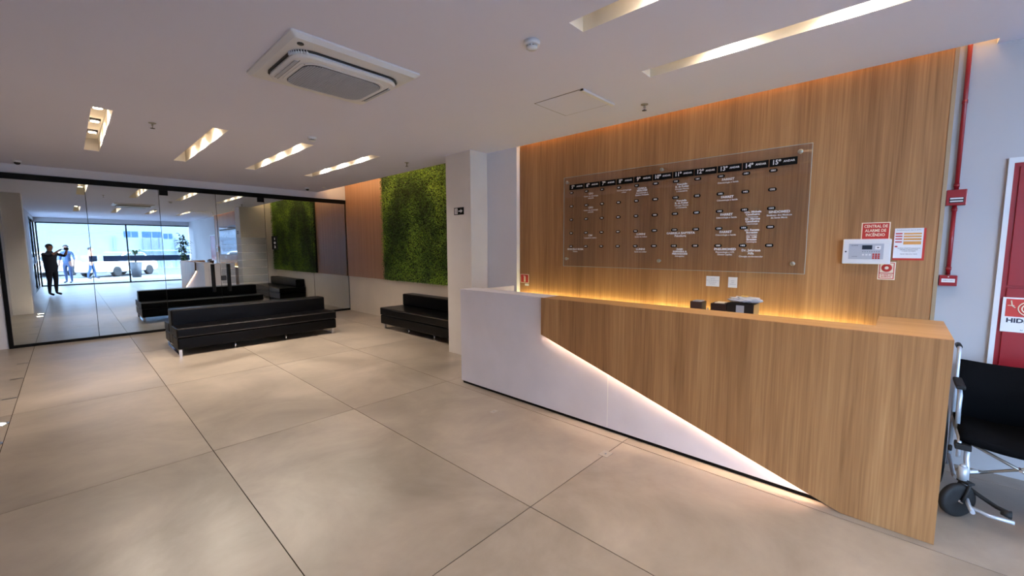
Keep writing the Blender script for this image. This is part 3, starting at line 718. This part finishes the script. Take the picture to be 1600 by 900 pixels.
for q in ((-1.40, -.492, 2.150, 2.185), (-1.40, -.492, .25, .28), (-.518, -.492, .28, 2.150), (-1.40, -1.37, .28, 2.150)): box(b, PW-.025, PW-.0005, *q)
obj('frame', b, M_PLASTIC, h)
bx('body', M_RED, PW-.012, PW-.0005, -1.37, -.518, .28, 2.150, h)
d1 = bx('door', M_RED, PW-.022, PW-.012, -1.345, -.545, 1.335, 2.125, h, .002)
d2 = bx('door', M_RED, PW-.022, PW-.012, -1.345, -.545, .30, 1.318, h, .002)
for y in (1.9, 1.55):
    pass
b = NB(); box(b, PW-.030, PW-.022, -.66, -.60, 1.66, 1.72, .003); obj('latch', b, M_RED, d1)
s = thing('hydrant_sign', 'white HIDRANTE sign with a red hose spiral on the red cabinet', 'sign', (PW-.023, -.66, 1.02))
HX = PW-.0225
bx('panel', M_PAPER, HX-.004, HX, -.80, -.533, 1.02, 1.255, s)
bx('red_field', M_REDSIGN, HX-.0048, HX-.004, -.79, -.548, 1.125, 1.245, s)
b = NB(); pts = []
for k in range(90):
    a = k/89*2*PI*3.2; rr = .006+.050*k/89; pts.append((HX-.0052, -.648-rr*math.cos(a), 1.185+rr*math.sin(a)))
tube(b, pts, .0036, 6); tube(b, [(HX-.0052, -.590, 1.185), (HX-.0052, -.575, 1.200), (HX-.0052, -.570, 1.235)], .0036, 6); tube(b, [(HX-.0052, -.585, 1.20), (HX-.0052, -.556, 1.20)], .003, 6)
obj('hose_spiral', b, M_CREAM, s)
lettering('lettering', 'HIDRANTE', .040, (HX-.0045, -.664, 1.098), '-x', M_INK, s, bold=.0016, sx=1.12)
lettering('lettering', 'N 1 - TERREO', .014, (HX-.0045, -.664, 1.036), '-x', M_INK, s)

# ------------------------------------------------------------------ sofas
def cushion(b, *q, bev=.022): box(b, *q, bev, 3)
def sofa_double():
    X0, X1 = 1.02, 3.385; Y0, YB0, YB1, Y1 = 7.72, 8.13, 8.42, 8.83
    t = thing('island_sofa', 'long double-sided black leather bench sofa before the glass partition', 'sofa', ((X0+X1)/2, (Y0+Y1)/2, 0))
    for (a, c) in ((Y0, YB0+.01), (YB1-.01, Y1)):
        b = NB(); cushion(b, X0, X1, a, c, .10, .272); shade(obj('base', b, M_LEATHER, t))
        b = NB(); cushion(b, X0-.004, X1+.004, a-.006, c+.006, .278, .42, bev=.018); sc = shade(obj('seat', b, M_LEATHER, t))
        e = a-.006 if a == Y0 else c+.006
        b = NB(); tube(b, [(X0+.01, e, .405), (X1-.01, e, .405)], .004, 6); tube(b, [(X0+.01, e, .292), (X1-.01, e, .292)], .003, 6); obj('piping', b, M_PIPING, sc)
    b = NB(); cushion(b, X0+.0, X1-.03, YB0, YB1, .12, .66, bev=.03); bk = shade(obj('backrest', b, M_LEATHER, t))
    b = NB(); tube(b, [(X0+.03, YB0+.006, .651), (X1-.06, YB0+.006, .651)], .0035, 6); obj('piping', b, M_PIPING, bk)
    for x in (X0+.03, X1-.06):
        b = NB(); box(b, x-.012, x+.018, Y0+.03, Y1-.03, .085, .100); box(b, x-.012, x+.018, Y0+.03, Y1-.03, .0, .012)
        obj('leg_rail', b, M_CHROME, t)
        for y in (Y0+.045, Y1-.045):
            b = NB(); box(b, x-.016, x+.022, y-.018, y+.018, .0, .1, .003); obj('leg', b, M_CHROME, t)
    for x in (1.76, 2.52):
        for y in (Y0+.07, Y1-.07):
            b = NB(); lathe(b, [(.013, 0), (.013, .03), (.020, .10)], (x, y, 0), 16); obj('leg', b, M_CHROME, t)
sofa_double()
def sofa_wall():
    X0, X1 = 4.19, 4.925; Y0, Y1 = 5.16, 7.52
    t = thing('wall_sofa', 'black leather bench sofa against the beige dado below the green wall', 'sofa', ((X0+X1)/2, (Y0+Y1)/2, 0))
    b = NB(); cushion(b, X0, X1, Y0, Y1, .10, .272); shade(obj('base', b, M_LEATHER, t))
    b = NB(); cushion(b, X0-.005, X1, Y0-.004, Y1+.004, .278, .42, bev=.018); sc = shade(obj('seat', b, M_LEATHER, t))
    b = NB(); tube(b, [(X0-.005, Y0+.01, .405), (X0-.005, Y1-.01, .405)], .004, 6); obj('piping', b, M_PIPING, sc)
    b = NB(); cushion(b, 4.67, X1, Y0+.02, Y1-.05, .421, .66, bev=.03); shade(obj('backrest', b, M_LEATHER, t))
    for y in (Y0+.06, Y1-.10):
        b = NB(); box(b, X0+.03, X1-.03, y-.012, y+.012, 0, .012); box(b, X0+.03, X1-.03, y-.012, y+.012, .085, .1); obj('leg_rail', b, M_CHROME, t)
        for x in (X0+.045, X1-.045):
            b = NB(); box(b, x-.016, x+.016, y-.018, y+.018, 0, .1, .003); obj('leg', b, M_CHROME, t)
    for y in (5.83, 6.62):
        for x in (X0+.07, X1-.08):
            b = NB(); lathe(b, [(.013, 0), (.013, .03), (.020, .10)], (x, y, 0), 16); obj('leg', b, M_CHROME, t)
sofa_wall()

# ------------------------------------------------------------------ things on the counter work surface
ZW = .7805
t = thing('small_brown_box', 'small dark brown box standing alone behind the counter ledge', 'box', (3.80, 1.287, ZW))
b = NB(); box(b, 3.75, 3.87, 1.237, 1.337, ZW, 1.122, .003); obj('carton', b, mat('brown_box', (74, 52, 44), .6), t)
b = NB(); box(b, 3.76, 3.86, 1.25, 1.32, 1.122, 1.128, .002); obj('lid', b, M_GREYPL, t)
t = thing('crumpled_glove', 'small crumpled white wrapper between the two brown boxes', 'wrapper', (3.78, 1.195, ZW))
def crumple(b, c, r, n=2, amp=.35, seed=1, flat=1):
    rr = random.Random(seed); bmesh.ops.create_icosphere(b, subdivisions=n, radius=1)
    for v in b.verts:
        k = 1+rr.uniform(-amp, amp); v.co = Vector((c[0]+v.co.x*r[0]*k, c[1]+v.co.y*r[1]*k, c[2]+v.co.z*r[2]*k))
b = NB(); crumple(b, (3.78, 1.195, .93), (.028, .022, .14), 3, .1, 3); obj('wrapper', b, M_PAPER, t)
t = thing('medium_brown_box', 'dark brown box pressed against the black box behind the counter', 'box', (3.80, 1.10, ZW))
b = NB(); box(b, 3.75, 3.90, 1.042, 1.166, ZW, 1.12, .003); obj('carton', b, mat('dark_brown_box', (52, 34, 30), .6), t)
b = NB(); box(b, 3.77, 3.88, 1.06, 1.14, 1.12, 1.126, .002); obj('lid', b, M_CREAM, t)
t = thing('black_box', 'black box with a grey centre band and tan side behind the counter', 'box', (3.82, .935, ZW))
b = NB(); box(b, 3.75, 3.93, .836, 1.036, ZW, 1.135, .002); obj('carton', b, mat('black_box', (24, 20, 22), .5), t)
bx('side_panel', mat('tan_card', (176, 140, 92), .6), 3.752, 3.928, .8345, .8359, ZW+.002, 1.13, t)
bx('band', M_GREYPL, 3.7485, 3.7499, .905, .965, ZW+.002, 1.12, t)
t = thing('plastic_bag', 'crumpled pale plastic bag lying on the black box', 'plastic bag', (3.83, .93, 1.136))
b = NB(); crumple(b, (3.83, .915, 1.163), (.08, .115, .022), 3, .3, 5)
for v in b.verts: v.co.z = max(v.co.z, 1.1365)
obj('bag', b, mat('plastic_bag', (212, 214, 222), .35, bump=(80, .5)), t)
bx('yellow_slip', mat('yellow_slip', (226, 190, 100), .6), 3.80, 3.86, .90, .95, 1.190, 1.192, t)

# ------------------------------------------------------------------ wheelchair
def wheelchair():
    t = thing('wheelchair', 'folding wheelchair with black fabric and silver frame beside the counter end', 'wheelchair', (3.85, -.58, 0))
    M_SILV = mat('silver_paint', (196, 202, 212), .35, metal=.4); M_FAB = mat('black_fabric', (14, 14, 16), .95, spec=.05, bump=(300, .3)); M_RUB = mat('rubber', (20, 20, 22), .7)
    yl, yr = -.335, -.815
    b = NB(); n = 12; pr = []
    for i in range(n+1):
        s = i/n; y = yl+(yr-yl)*s; sag = .035*math.sin(PI*s)
        pr.append((y, sag))
    rings = []
    for (y, sg) in pr: rings.append([b.verts.new(p) for p in ((4.06+sg, y, .44), (4.05+sg, y, .845-.02*sg/.035), (4.068+sg, y, .845-.02*sg/.035), (4.078+sg, y, .44))])
    for a, c in zip(rings, rings[1:]):
        for k in range(4): b.faces.new((a[k], a[(k+1) % 4], c[(k+1) % 4], c[k])).smooth = True
    b.faces.new(rings[0]); b.faces.new(rings[-1][::-1]); obj('backrest', b, M_FAB, t)
    b = NB(); rings = []
    for (y, sg) in pr:
        rings.append([b.verts.new(p) for p in ((3.59, y, .435-sg), (3.585, y, .475-sg), (3.61, y, .485-sg), (4.105, y, .475-sg), (4.105, y, .445-sg))])
    for a, c in zip(rings, rings[1:]):
        for k in range(5): b.faces.new((a[k], a[(k+1) % 5], c[(k+1) % 5], c[k])).smooth = True
    b.faces.new(rings[0]); b.faces.new(rings[-1][::-1]); obj('seat', b, M_FAB, t)
    for y, s in ((yl, 1), (yr, -1)):
        b = NB()
        tube(b, [(4.06, y, .10), (4.06, y, .88), (4.08, y, .915), (4.14, y, .92)], .011)          # back post
        tube(b, [(4.06, y, .44), (3.62, y, .44), (3.60, y, .42), (3.60, y, .33)], .011)             # seat rail
        tube(b, [(4.06, y, .17), (3.70, y, .17), (3.60, y, .20)], .011)
        tube(b, [(4.06, y, .70), (3.85, y, .69), (3.79, y, .66), (3.80, y, .58), (3.78, y, .44)], .012)
        obj('side_frame', b, M_SILV, t)
        b = NB(); box(b, 3.78, 4.03, y-.022, y+.022, .70, .725, .008); obj('armrest', b, M_RUB, t)
        b = NB(); tube(b, [(3.60, y-.035*s, .40), (3.60, y-.035*s, .33), (3.585, y-.038*s, .30), (3.575, y-.04*s, .12)], .013); obj('footrest_tube', b, M_SILV, t)
        b = NB(); box(b, 3.565, 3.64, y-.05, y+.02, .385, .42, .006); obj('clamp', b, M_RUB, t)
        b = NB(); lathe(b, [(.016, y+.028), (.020, y+.034), (.016, y+.044)], (3.60, 0, .375), 6, 'y'); obj('brake_knob', b, M_RUB, t)
        b = NB(); tube(b, [(4.09, y, .92), (4.19, y, .92)], .016); obj('push_handle', b, M_RUB, t)
        # big wheel
        yo = y+.055*s
        b = NB(); pts = [(3.98+.29*math.cos(2*PI*k/40), yo, .30+.29*math.sin(2*PI*k/40)) for k in range(41)]; tube(b, pts, .013, 8); wh = obj('rear_wheel', b, M_RUB, t)
        b = NB(); pts = [(3.98+.255*math.cos(2*PI*k/40), yo+.03*s, .30+.255*math.sin(2*PI*k/40)) for k in range(41)]; tube(b, pts, .007, 6); obj('hand_rim', b, M_CHROME, wh)
        b = NB()
        for k in range(12): a = 2*PI*k/12; tube(b, [(3.98, yo, .30), (3.98+.28*math.cos(a), yo, .30+.28*math.sin(a))], .0025, 5)
        cyl(b, (3.98, yo-.03, .30), (3.98, yo+.03, .30), .025, seg=16); obj('spokes', b, M_STEEL, wh)
        # caster, swivelled about its stem
        yc = y-.02*s; cx_, cz = 3.50, .10
        def swivel(b):
            bmesh.ops.rotate(b, verts=b.verts[:], cent=(cx_+.02, yc, 0), matrix=Matrix.Rotation(math.radians(-48), 3, 'Z')); return b
        b = NB(); lathe(b, [(.062, yc-.016), (.085, yc-.02), (.099, yc-.012), (.1, yc), (.099, yc+.012), (.085, yc+.02), (.062, yc+.016)], (cx_, 0, cz), 32, 'y'); cw = obj('caster_wheel', swivel(b), M_RUB, t)
        b = NB(); lathe(b, [(.0001, yc-.012), (.064, yc-.010), (.064, yc+.010), (.0001, yc+.012)], (cx_, 0, cz), 24, 'y'); obj('hub', swivel(b), M_DARKPL, cw)
        b = NB(); cyl(b, (cx_, yc-.03, cz), (cx_, yc+.03, cz), .008, seg=10); obj('axle', swivel(b), M_CHROME, cw)
        b = NB()
        for q in (-.028, .028): tube(b, [(cx_, yc+q, cz), (cx_+.025, yc+q, cz+.06), (cx_+.04, yc+q*.9, cz+.11)], .008, 8)
        box(b, cx_+.02, cx_+.06, yc-.034, yc+.034, cz+.105, cz+.118, .003); obj('caster_fork', swivel(b), M_RUB, t)
        b = NB(); cyl(b, (cx_+.04, yc, cz+.118), (cx_+.04, yc, cz+.20), .021, seg=18); cyl(b, (cx_+.04, yc, cz+.20), (cx_+.04, yc, cz+.212), .017, .01, seg=18)
        obj('caster_housing', b, M_SILV, t, label='silver caster stem housing')
        b = NB(); tube(b, [(cx_+.05, yc, cz+.15), (3.60, y, .25)], .009); obj('caster_bracket', b, M_SILV, t)
        # footplate folded down
        b = NB(); tube(b, [(3.575, y-.04*s, .12), (3.47, y-.05*s, .10), (3.40, y-.06*s, .095)], .011); obj('footrest_arm', b, M_SILV, t)
        b = NB(); tube(b, [(3.46, y-.05*s, .10), (3.42, y-.12*s, .095), (3.42, y-.215*s, .095)], .010); obj('footplate_bar', b, M_SILV, t)
        b = NB(); lathe(b, [(.024, y-.205*s), (.010, y-.165*s)], (3.44, 0, .125), 10, 'y'); obj('rubber_cap', b, M_RUB, t)
    b = NB(); pts = [(3.56, yl-.05, .17), (3.55, yl-.10, .14), (3.52, yl-.16, .115), (3.47, yl-.205, .12)]; tube(b, pts, .012, 8); obj('heel_loop', b, M_RUB, t)
    # cross brace
    for (ya, yb) in ((yl, yr), (yr, yl)):
        b = NB(); tube(b, [(3.62, ya-.02*(1 if ya > yb else -1), .22), (3.62, yb+.02*(1 if ya > yb else -1), .435)], .0085, 8); obj('cross_brace', b, M_STEEL, t)
    b = NB(); cyl(b, (3.600, -.58, .328), (3.64, -.58, .328), .008, seg=12); obj('pivot_bolt', b, M_CHROME, t)
    b = NB(); tube(b, [(3.62, yl-.01, .225), (3.62, yl-.09, .262)], .013, 10); obj('brace_sleeve', b, M_SILV, t)
wheelchair()

# ------------------------------------------------------------------ people (seen mirrored in the glass)
M_SKIN = mat('skin', (196, 146, 120), .55); 
def person(label, J, shirt, trousers, hair, loc, rz, group=None, hands=None, shoe=(30, 28, 28), look=0):
    """J: joint dict, local coordinates, facing +y"""
    t = thing('person', label, 'person', loc, group, rz)
    names = ['pelvis', 'waist', 'chest', 'neck0', 'neck', 'head0', 'head1', 'head2']
    V = [J[k][0] for k in names]; Rr = [J[k][1] for k in names]; E = [(i, i+1) for i in range(7)]
    def chain(start, keys):
        p = start
        for k in keys:
            V.append(J[k][0]); Rr.append(J[k][1]); E.append((p, len(V)-1)); p = len(V)-1
    for s in 'LR':
        chain(2, ['sh'+s, 'el'+s, 'fo'+s, 'wr'+s, 'pa'+s]); chain(0, ['hip'+s, 'kn'+s, 'cf'+s, 'an'+s, 'toe'+s])
    me = bpy.data.meshes.new('body'); me.from_pydata(V, E, []); o = bpy.data.objects.new('body', me); COL.objects.link(o)
    sk = o.modifiers.new('s', 'SKIN'); sk.use_smooth_shade = True
    for i, r_ in enumerate(Rr): me.skin_vertices[0].data[i].radius = r_ if isinstance(r_, tuple) else (r_, r_)
    me.skin_vertices[0].data[0].use_root = True
    sb = o.modifiers.new('u', 'SUBSURF'); sb.levels = 2; sb.render_levels = 2
    bpy.context.view_layer.update()
    m2 = bpy.data.meshes.new_from_object(o.evaluated_get(bpy.context.evaluated_depsgraph_get())); bpy.data.objects.remove(o)
    bm = bmesh.new(); bm.from_mesh(m2)
    # fingers
    for s in 'LR':
        pa = Vector(J['pa'+s][0]); wr = Vector(J['wr'+s][0]); d = (pa-wr).normalized(); side = d.cross(Vector((0, 0, 1)))
        if side.length < .2: side = Vector((0, 1, 0))
        side.normalize(); nrm = side.cross(d)
        for q, (off, ln) in enumerate(((-.026, .062), (-.009, .072), (.009, .068), (.026, .054))):
            c0 = pa+side*off-d*.01; tube(bm, [c0, c0+d*ln*.45+nrm*.004, c0+d*ln*.8-nrm*.012, c0+d*ln*.9-nrm*.03], .008, 8, [.0085, .008, .007, .005])
        c0 = wr+d*.03+side*-.02; tube(bm, [c0, c0-side*.03+d*.02, c0-side*.035+d*.05-nrm*.01], .009, 8, [.011, .009, .006])
    hd = Vector(J['head1'][0])
    fw_ = Vector((math.sin(look), math.cos(look), 0)); sd = Vector((math.cos(look), -math.sin(look), 0))
    # nose, ears as part of the continuous head surface region
    tube(bm, [hd+fw_*.085+Vector((0, 0, .03)), hd+fw_*.105+Vector((0, 0, .005)), hd+fw_*.112+Vector((0, 0, -.01)), hd+fw_*.09+Vector((0, 0, -.018))], .01, 8, [.007, .010, .013, .008])
    for s in (-1, 1): tube(bm, [hd+sd*s*.078+Vector((0, 0, -.022)), hd+sd*s*.090+Vector((0, 0, .0)), hd+sd*s*.082+Vector((0, 0, .025))], .01, 8, [.006, .012, .008])
    me2 = bpy.data.meshes.new('body'); 
    zh = J['pelvis'][0][2]; zn = J['neck'][0][2]; nW = Vector(J['chest'][0])
    bm.faces.ensure_lookup_table()
    wrs = [Vector(J['wr'+s][0]) for s in 'LR']; els = [Vector(J['el'+s][0]) for s in 'LR']
    for f in bm.faces:
        c = f.calc_center_median(); f.smooth = True
        if c.z < .085: f.material_index = 3
        elif c.z < zh-.0 and min((c-w_).length for w_ in wrs) > .16: f.material_index = 2
        elif c.z > zn-.015 and (c-hd).length < .24: f.material_index = 0
        elif min(min((c-w_).length for w_ in wrs), 9) < .20: f.material_index = 0
        else: f.material_index = 1
    bm.to_mesh(me2); bm.free()
    for m_ in (M_SKIN, mat('shirt', shirt, .85), mat('trousers', trousers, .85), mat('shoe', shoe, .5)): me2.materials.append(m_)
    bo = bpy.data.objects.new('body', me2); COL.objects.link(bo); bo.parent = t
    b = NB(); bmesh.ops.create_icosphere(b, subdivisions=3, radius=1)
    for v in b.verts:
        c = v.co.copy(); f_ = c.dot(fw_)
        k = 1.0
        v.co = hd+Vector((c.x*.088, c.y*.099, c.z*.092+.034))-fw_*.010
    dl = [v for v in b.verts if (v.co-hd).dot(fw_) > .055 and v.co.z < hd.z+.075 or v.co.z < hd.z-.05]
    bmesh.ops.delete(b, geom=dl, context='VERTS'); obj('hair', b, mat('hair', hair, .7), t, local=True)
    for s in (-1, 1):
        b = NB(); bmesh.ops.create_icosphere(b, subdivisions=2, radius=.011, matrix=Matrix.Translation(hd+fw_*.088+sd*s*.031+Vector((0, 0, .018)))); obj('eye', b, M_INK, t, local=True)
    b = NB(); tube(b, [hd+fw_*.088+sd*-.022+Vector((0, 0, -.045)), hd+fw_*.095+Vector((0, 0, -.047)), hd+fw_*.088+sd*.022+Vector((0, 0, -.045))], .006, 6, [.003, .006, .003]); obj('mouth', b, mat('lips', (150, 84, 76), .5), t, local=True)
    return t
def joints(h=1.74, arms=None, stride=.0, girth=1.0):
    k = h/1.74; g = girth
    J = dict(pelvis=((0, 0, .93), (.155*g, .115*g)), waist=((0, 0, 1.08), (.15*g, .11*g)), chest=((0, .0, 1.33), (.165*g, .115*g)),
             neck0=((0, -.01, 1.47), (.08, .07)), neck=((0, 0, 1.525), (.055, .058)), head0=((0, .012, 1.575), (.068, .08)), head1=((0, .01, 1.635), (.082, .098)), head2=((0, 0, 1.70), (.062, .072)))
    for s, sg in (('L', -1), ('R', 1)):
        J['sh'+s] = ((sg*.185*g, 0, 1.415), .062); J['hip'+s] = ((sg*.095, 0, .86), .095); 
        st = stride*sg
        J['kn'+s] = ((sg*.105, st*.5+.01, .49), .062); J['cf'+s] = ((sg*.11, st*.8-.01, .36), .056); J['an'+s] = ((sg*.115, st-.02, .09), .036); J['toe'+s] = ((sg*.13, st+.13, .045), (.042, .034))
        if arms is None:
            J['el'+s] = ((sg*.245*g, -.02, 1.13), .043); J['fo'+s] = ((sg*.255*g, .02, 1.02), .04); J['wr'+s] = ((sg*.26*g, .06, .89), .027); J['pa'+s] = ((sg*.26*g, .085, .82), (.036, .022))
        else:
            for kk in ('el', 'fo', 'wr', 'pa'):
                p, r_ = arms[kk]; J[kk+s] = ((sg*p[0], p[1], p[2]), r_)
    return {a: (tuple(c*k for c in v[0]), v[1]) for a, v in J.items()}
# photographer: stands right behind the lens, holding the phone out at eye level
arms = dict(el=((.25, .22, 1.34), .043), fo=((.20, .32, 1.42), .04), wr=((.13, .42, 1.53), .027), pa=((.105, .47, 1.565), (.034, .024)))
Jp = joints(1.76, arms, girth=1.28)
back = Vector((sy_, cy_, 0))
ph_c = Vector((0, 0, CAM_Z))-FWD*.012
person('man in dark clothes holding up a phone with both hands, mirrored in the glass', Jp, (40, 44, 58), (36, 40, 56), (60, 54, 50), (-.55*sy_-.0, -.55*cy_, 0), -YAW)
ph = thing('smartphone', 'dark smartphone held up by the mirrored man', 'phone', ph_c)
b = NB(); box(b, -.079, .079, -.0385, .0385, -.0045, .0045, .004, 2); o = obj('body', b, M_DARKPL, ph, local=True)
b = NB(); box(b, -.074, .074, -.034, .034, .0046, .0050); obj('screen', b, mat('phone_screen', (20, 22, 30), .1), ph, local=True)
mm = M.copy(); mm.translation = ph_c - R2*.0 ; ph.matrix_world = mm
person('person in blue standing outside the entrance behind the man, mirrored', joints(1.78, None, .04), (70, 92, 130), (60, 76, 110), (50, 40, 36), (-.02, -7.5, 0), .5)
person('passer-by in an orange shirt out on the pavement, mirrored', joints(1.68, None, .14), (190, 120, 90), (60, 84, 120), (40, 34, 30), (.84, -10.5, 0), -1.4)

# ------------------------------------------------------------------ street outside (seen mirrored)
st = setting(bx('floor_street', mat('paving', (104, 104, 106), .8, noise=(2, .08)), -14, 22, -12.0, -6.0, -.2, -.002), 'pavement outside the entrance')
b = NB(); box(b, -14, -1.0, -6.0, 6, -.2, -.002); obj('side_paving', b, mat('side_paving', (104, 104, 106), .8, noise=(2, .08)), st)
setting(bx('floor_road', mat('asphalt', (74, 76, 80), .9, noise=(8, .1)), -25, 32, -24.0, -12.0, -.3, -.05), 'asphalt road outside')
def building():
    M_BW = mat('facade_paint', (96, 106, 118), .8); M_BG = mat('facade_window', (44, 66, 92), .6, spec=.1)
    t = thing('white_building', 'white building with a row of windows across the street', 'building', (4, -28, 0))
    bx('wall', M_BW, -25, 32, -30, -28, -.3, 7.5, t)
    bx('parapet', M_BW, -25, 32, -28.1, -27.8, 7.5, 7.9, t)
    for i, (a, c, z0, z1) in enumerate(((3.45, 4.36, 2.6, 3.1), (4.62, 5.92, 2.6, 3.1), (6.08, 6.7, 2.5, 2.95), (8, 9.6, 2.5, 3.1))):
        f = bx('window', M_BG, a, c, -28.02, -27.97, z0, z1, t); bx('window_frame', M_BW, (a+c)/2-.02, (a+c)/2+.02, -27.97, -27.95, z0, z1, f)
    for x in (4.7, 5.25, 5.8, 6.9, 2.8): bx('column', mat('facade_column', (84, 94, 106), .8), x-.05, x+.05, -27.95, -27.85, -.1, 2.6, t)
    bx('awning', mat('awning', (110, 140, 170), .8), 4.4, 7.2, -27.9, -27.0, 1.4, 1.48, t)
building()
def car(label, loc, rz, col=(236, 238, 240)):
    t = thing('car', label, 'car', loc, 'cars parked outside', rz)
    P = mat('car_paint', col, .25, coat=.8); Gm = mat('car_glass', (40, 50, 60), .08); Tm = mat('tyre', (24, 24, 26), .8)
    # x forward; body profile
    low = [(-2.05, .35), (-2.1, .60), (-2.02, .86), (-1.5, .93), (.75, .95), (1.6, .84), (2.0, .70), (2.08, .45), (2.02, .26), (-1.95, .26)]
    b = NB(); prism(b, low, -.84, .84, 'y'); bmesh.ops.bevel(b, geom=b.edges[:], offset=.05, segments=2, affect='EDGES'); shade(obj('body', b, P, t, local=True))
    b = NB()
    base = [(-1.75, .90), (1.05, .90)]; top = [(-1.2, 1.42), (-.9, 1.46), (.05, 1.46), (.35, 1.40)]
    A = [(-1.75, .75, .90), (-1.25, .62, 1.40), (-.9, .60, 1.46), (.0, .60, 1.46), (.3, .62, 1.41), (1.1, .75, .90)]
    L_ = [b.verts.new((x, y, z)) for x, y, z in A]; Rv = [b.verts.new((x, -y, z)) for x, y, z in A]
    b.faces.new(L_); b.faces.new(Rv[::-1])
    for i in range(len(A)-1): b.faces.new((L_[i], Rv[i], Rv[i+1], L_[i+1]))
    b.faces.new((L_[-1], Rv[-1], Rv[0], L_[0])); bmesh.ops.bevel(b, geom=b.edges[:], offset=.03, segments=2, affect='EDGES'); cb = shade(obj('cabin', b, P, t, local=True))
    for s in (-1, 1):
        for (x0, x1, xa, xb) in ((-1.35, -.42, -1.12, -.40), (-.34, .80, -.34, .22)):
            b = NB(); v = [b.verts.new(p) for p in ((x0, s*.745, .96), (x1, s*.745, .96), (xb, s*.645, 1.37), (xa, s*.645, 1.37))]; b.faces.new(v)
            r_ = bmesh.ops.extrude_face_region(b, geom=b.faces[:]); bmesh.ops.translate(b, verts=[q for q in r_['geom'] if isinstance(q, bmesh.types.BMVert)], vec=(0, s*.012, .003)); obj('side_window', b, Gm, t, local=True)
        b = NB(); lathe(b, [(.0001, s*.90), (.05, s*.90)], (.9, 0, 1.0), 8, 'y'); b.free()
        b = NB(); box(b, .72, .85, s*.84-.08, s*.84+.08, .93, 1.04, .02); obj('mirror', b, P, t, local=True)
    b = NB(); v = [b.verts.new(p) for p in ((1.04, .66, .965), (1.04, -.66, .965), (.36, -.56, 1.405), (.36, .56, 1.405))]; b.faces.new(v)
    r_ = bmesh.ops.extrude_face_region(b, geom=b.faces[:]); bmesh.ops.translate(b, verts=[q for q in r_['geom'] if isinstance(q, bmesh.types.BMVert)], vec=(.02, 0, .02)); obj('windscreen', b, Gm, t, local=True)
    for x in (-1.28, 1.30):
        for s in (-1, 1):
            b = NB(); lathe(b, [(.20, s*.70), (.31, s*.70), (.32, s*.78), (.31, s*.87), (.20, s*.87)], (x, 0, .31), 28, 'y'); wl = obj('wheel', b, Tm, t, local=True)
            b = NB(); lathe(b, [(.0001, s*.85), (.20, s*.86), (.205, s*.80)], (x, 0, .31), 20, 'y'); obj('rim', b, M_STEEL, wl, local=True)
    for s in (-1, 1):
        b = NB(); box(b, 1.88, 2.05, s*.62-.14, s*.62+.14, .60, .72, .02); obj('headlight', b, M_PLASTIC, t, local=True)
        b = NB(); box(b, -2.1, -1.98, s*.66-.12, s*.66+.12, .66, .82, .02); obj('tail_light', b, M_RED, t, local=True)
    return t
car('white hatchback parked aslant on the road, mirrored right of the entrance', (2.15, -14.6, -.05), math.atan2(-2.0, 1.66)+PI)
car('white car mostly hidden left of the first, mirrored in the glass', (-1.3, -16.6, -.05), math.atan2(-2.0, 1.66)+PI)
def potted(name, label, loc, hpot, rpot, kind, h):
    t = thing(name, label, 'plant', loc, None)
    b = NB(); lathe(b, [(.0001, 0), (rpot*.68, 0), (rpot, hpot), (rpot*.92, hpot), (rpot*.86, hpot-.06), (.0001, hpot-.06)], (0, 0, 0), 28); obj('pot', b, mat('pot', (58, 62, 68), .6), t, local=True)
    rr = random.Random(3); ml = mat('leaf_'+name, (30, 62, 30), .5)
    def leaf(b, p, d, L, W):
        d = d.normalized(); s = d.cross(Vector((0, 0, 1))).normalized(); prev = None
        for k in range(6):
            u = k/5; c = p+d*L*u+Vector((0, 0, -L*.55*u*u)); ww = W*math.sin(PI*(.08+.9*u)); q = (b.verts.new(c+s*ww), b.verts.new(c+Vector((0, 0, ww*.4))), b.verts.new(c-s*ww))
            if prev: b.faces.new((prev[0], q[0], q[1], prev[1])); b.faces.new((prev[1], q[1], q[2], prev[2]))
            prev = q
    if kind == 'palm':
        b = NB(); tube(b, [(0, 0, hpot-.06), (.01, 0, hpot+h*.4)], .035, 10, [.05, .03]); obj('trunk', b, mat('trunk', (96, 76, 56), .9), t, local=True)
        for k in range(20):
            a = 2*PI*k/20+rr.uniform(-.2, .2); b = NB(); leaf(b, Vector((.01, 0, hpot+h*.38)), Vector((math.cos(a), math.sin(a), rr.uniform(.3, 1.6))), h*rr.uniform(.7, .95), .05); obj('leaf', b, ml, t, local=True)
    else:
        for s in range(5):
            a = 2*PI*s/5; x, y = .07*math.cos(a), .07*math.sin(a); hh = h*rr.uniform(.8, 1)
            b = NB(); tube(b, [(x, y, hpot-.06), (x*1.2, y*1.2, hpot+hh*.5), (x*1.8, y*1.8, hpot+hh)], .012, 8, [.016, .012, .006]); obj('stem', b, mat('stem', (92, 104, 60), .7), t, local=True)
            for q in range(24):
                u = .3+.7*q/23; a2 = rr.uniform(0, 2*PI); b = NB()
                leaf(b, Vector((x*(1+.8*u), y*(1+.8*u), hpot+hh*u)), Vector((math.cos(a2), math.sin(a2), rr.uniform(-.2, .9))), rr.uniform(.2, .34), .04); obj('leaf', b, ml, t, local=True)
    return t
potted('potted_palm', 'palm in a tall grey pot out on the pavement, mirrored in the glass', (2.61, -10.7, -.002), .85, .28, 'palm', 1.1)
potted('bamboo_plant', 'tall leafy bamboo plant in a pot by the street glazing, mirrored', (3.86, -4.6, 0), .45, .16, 'bamboo', 1.9)
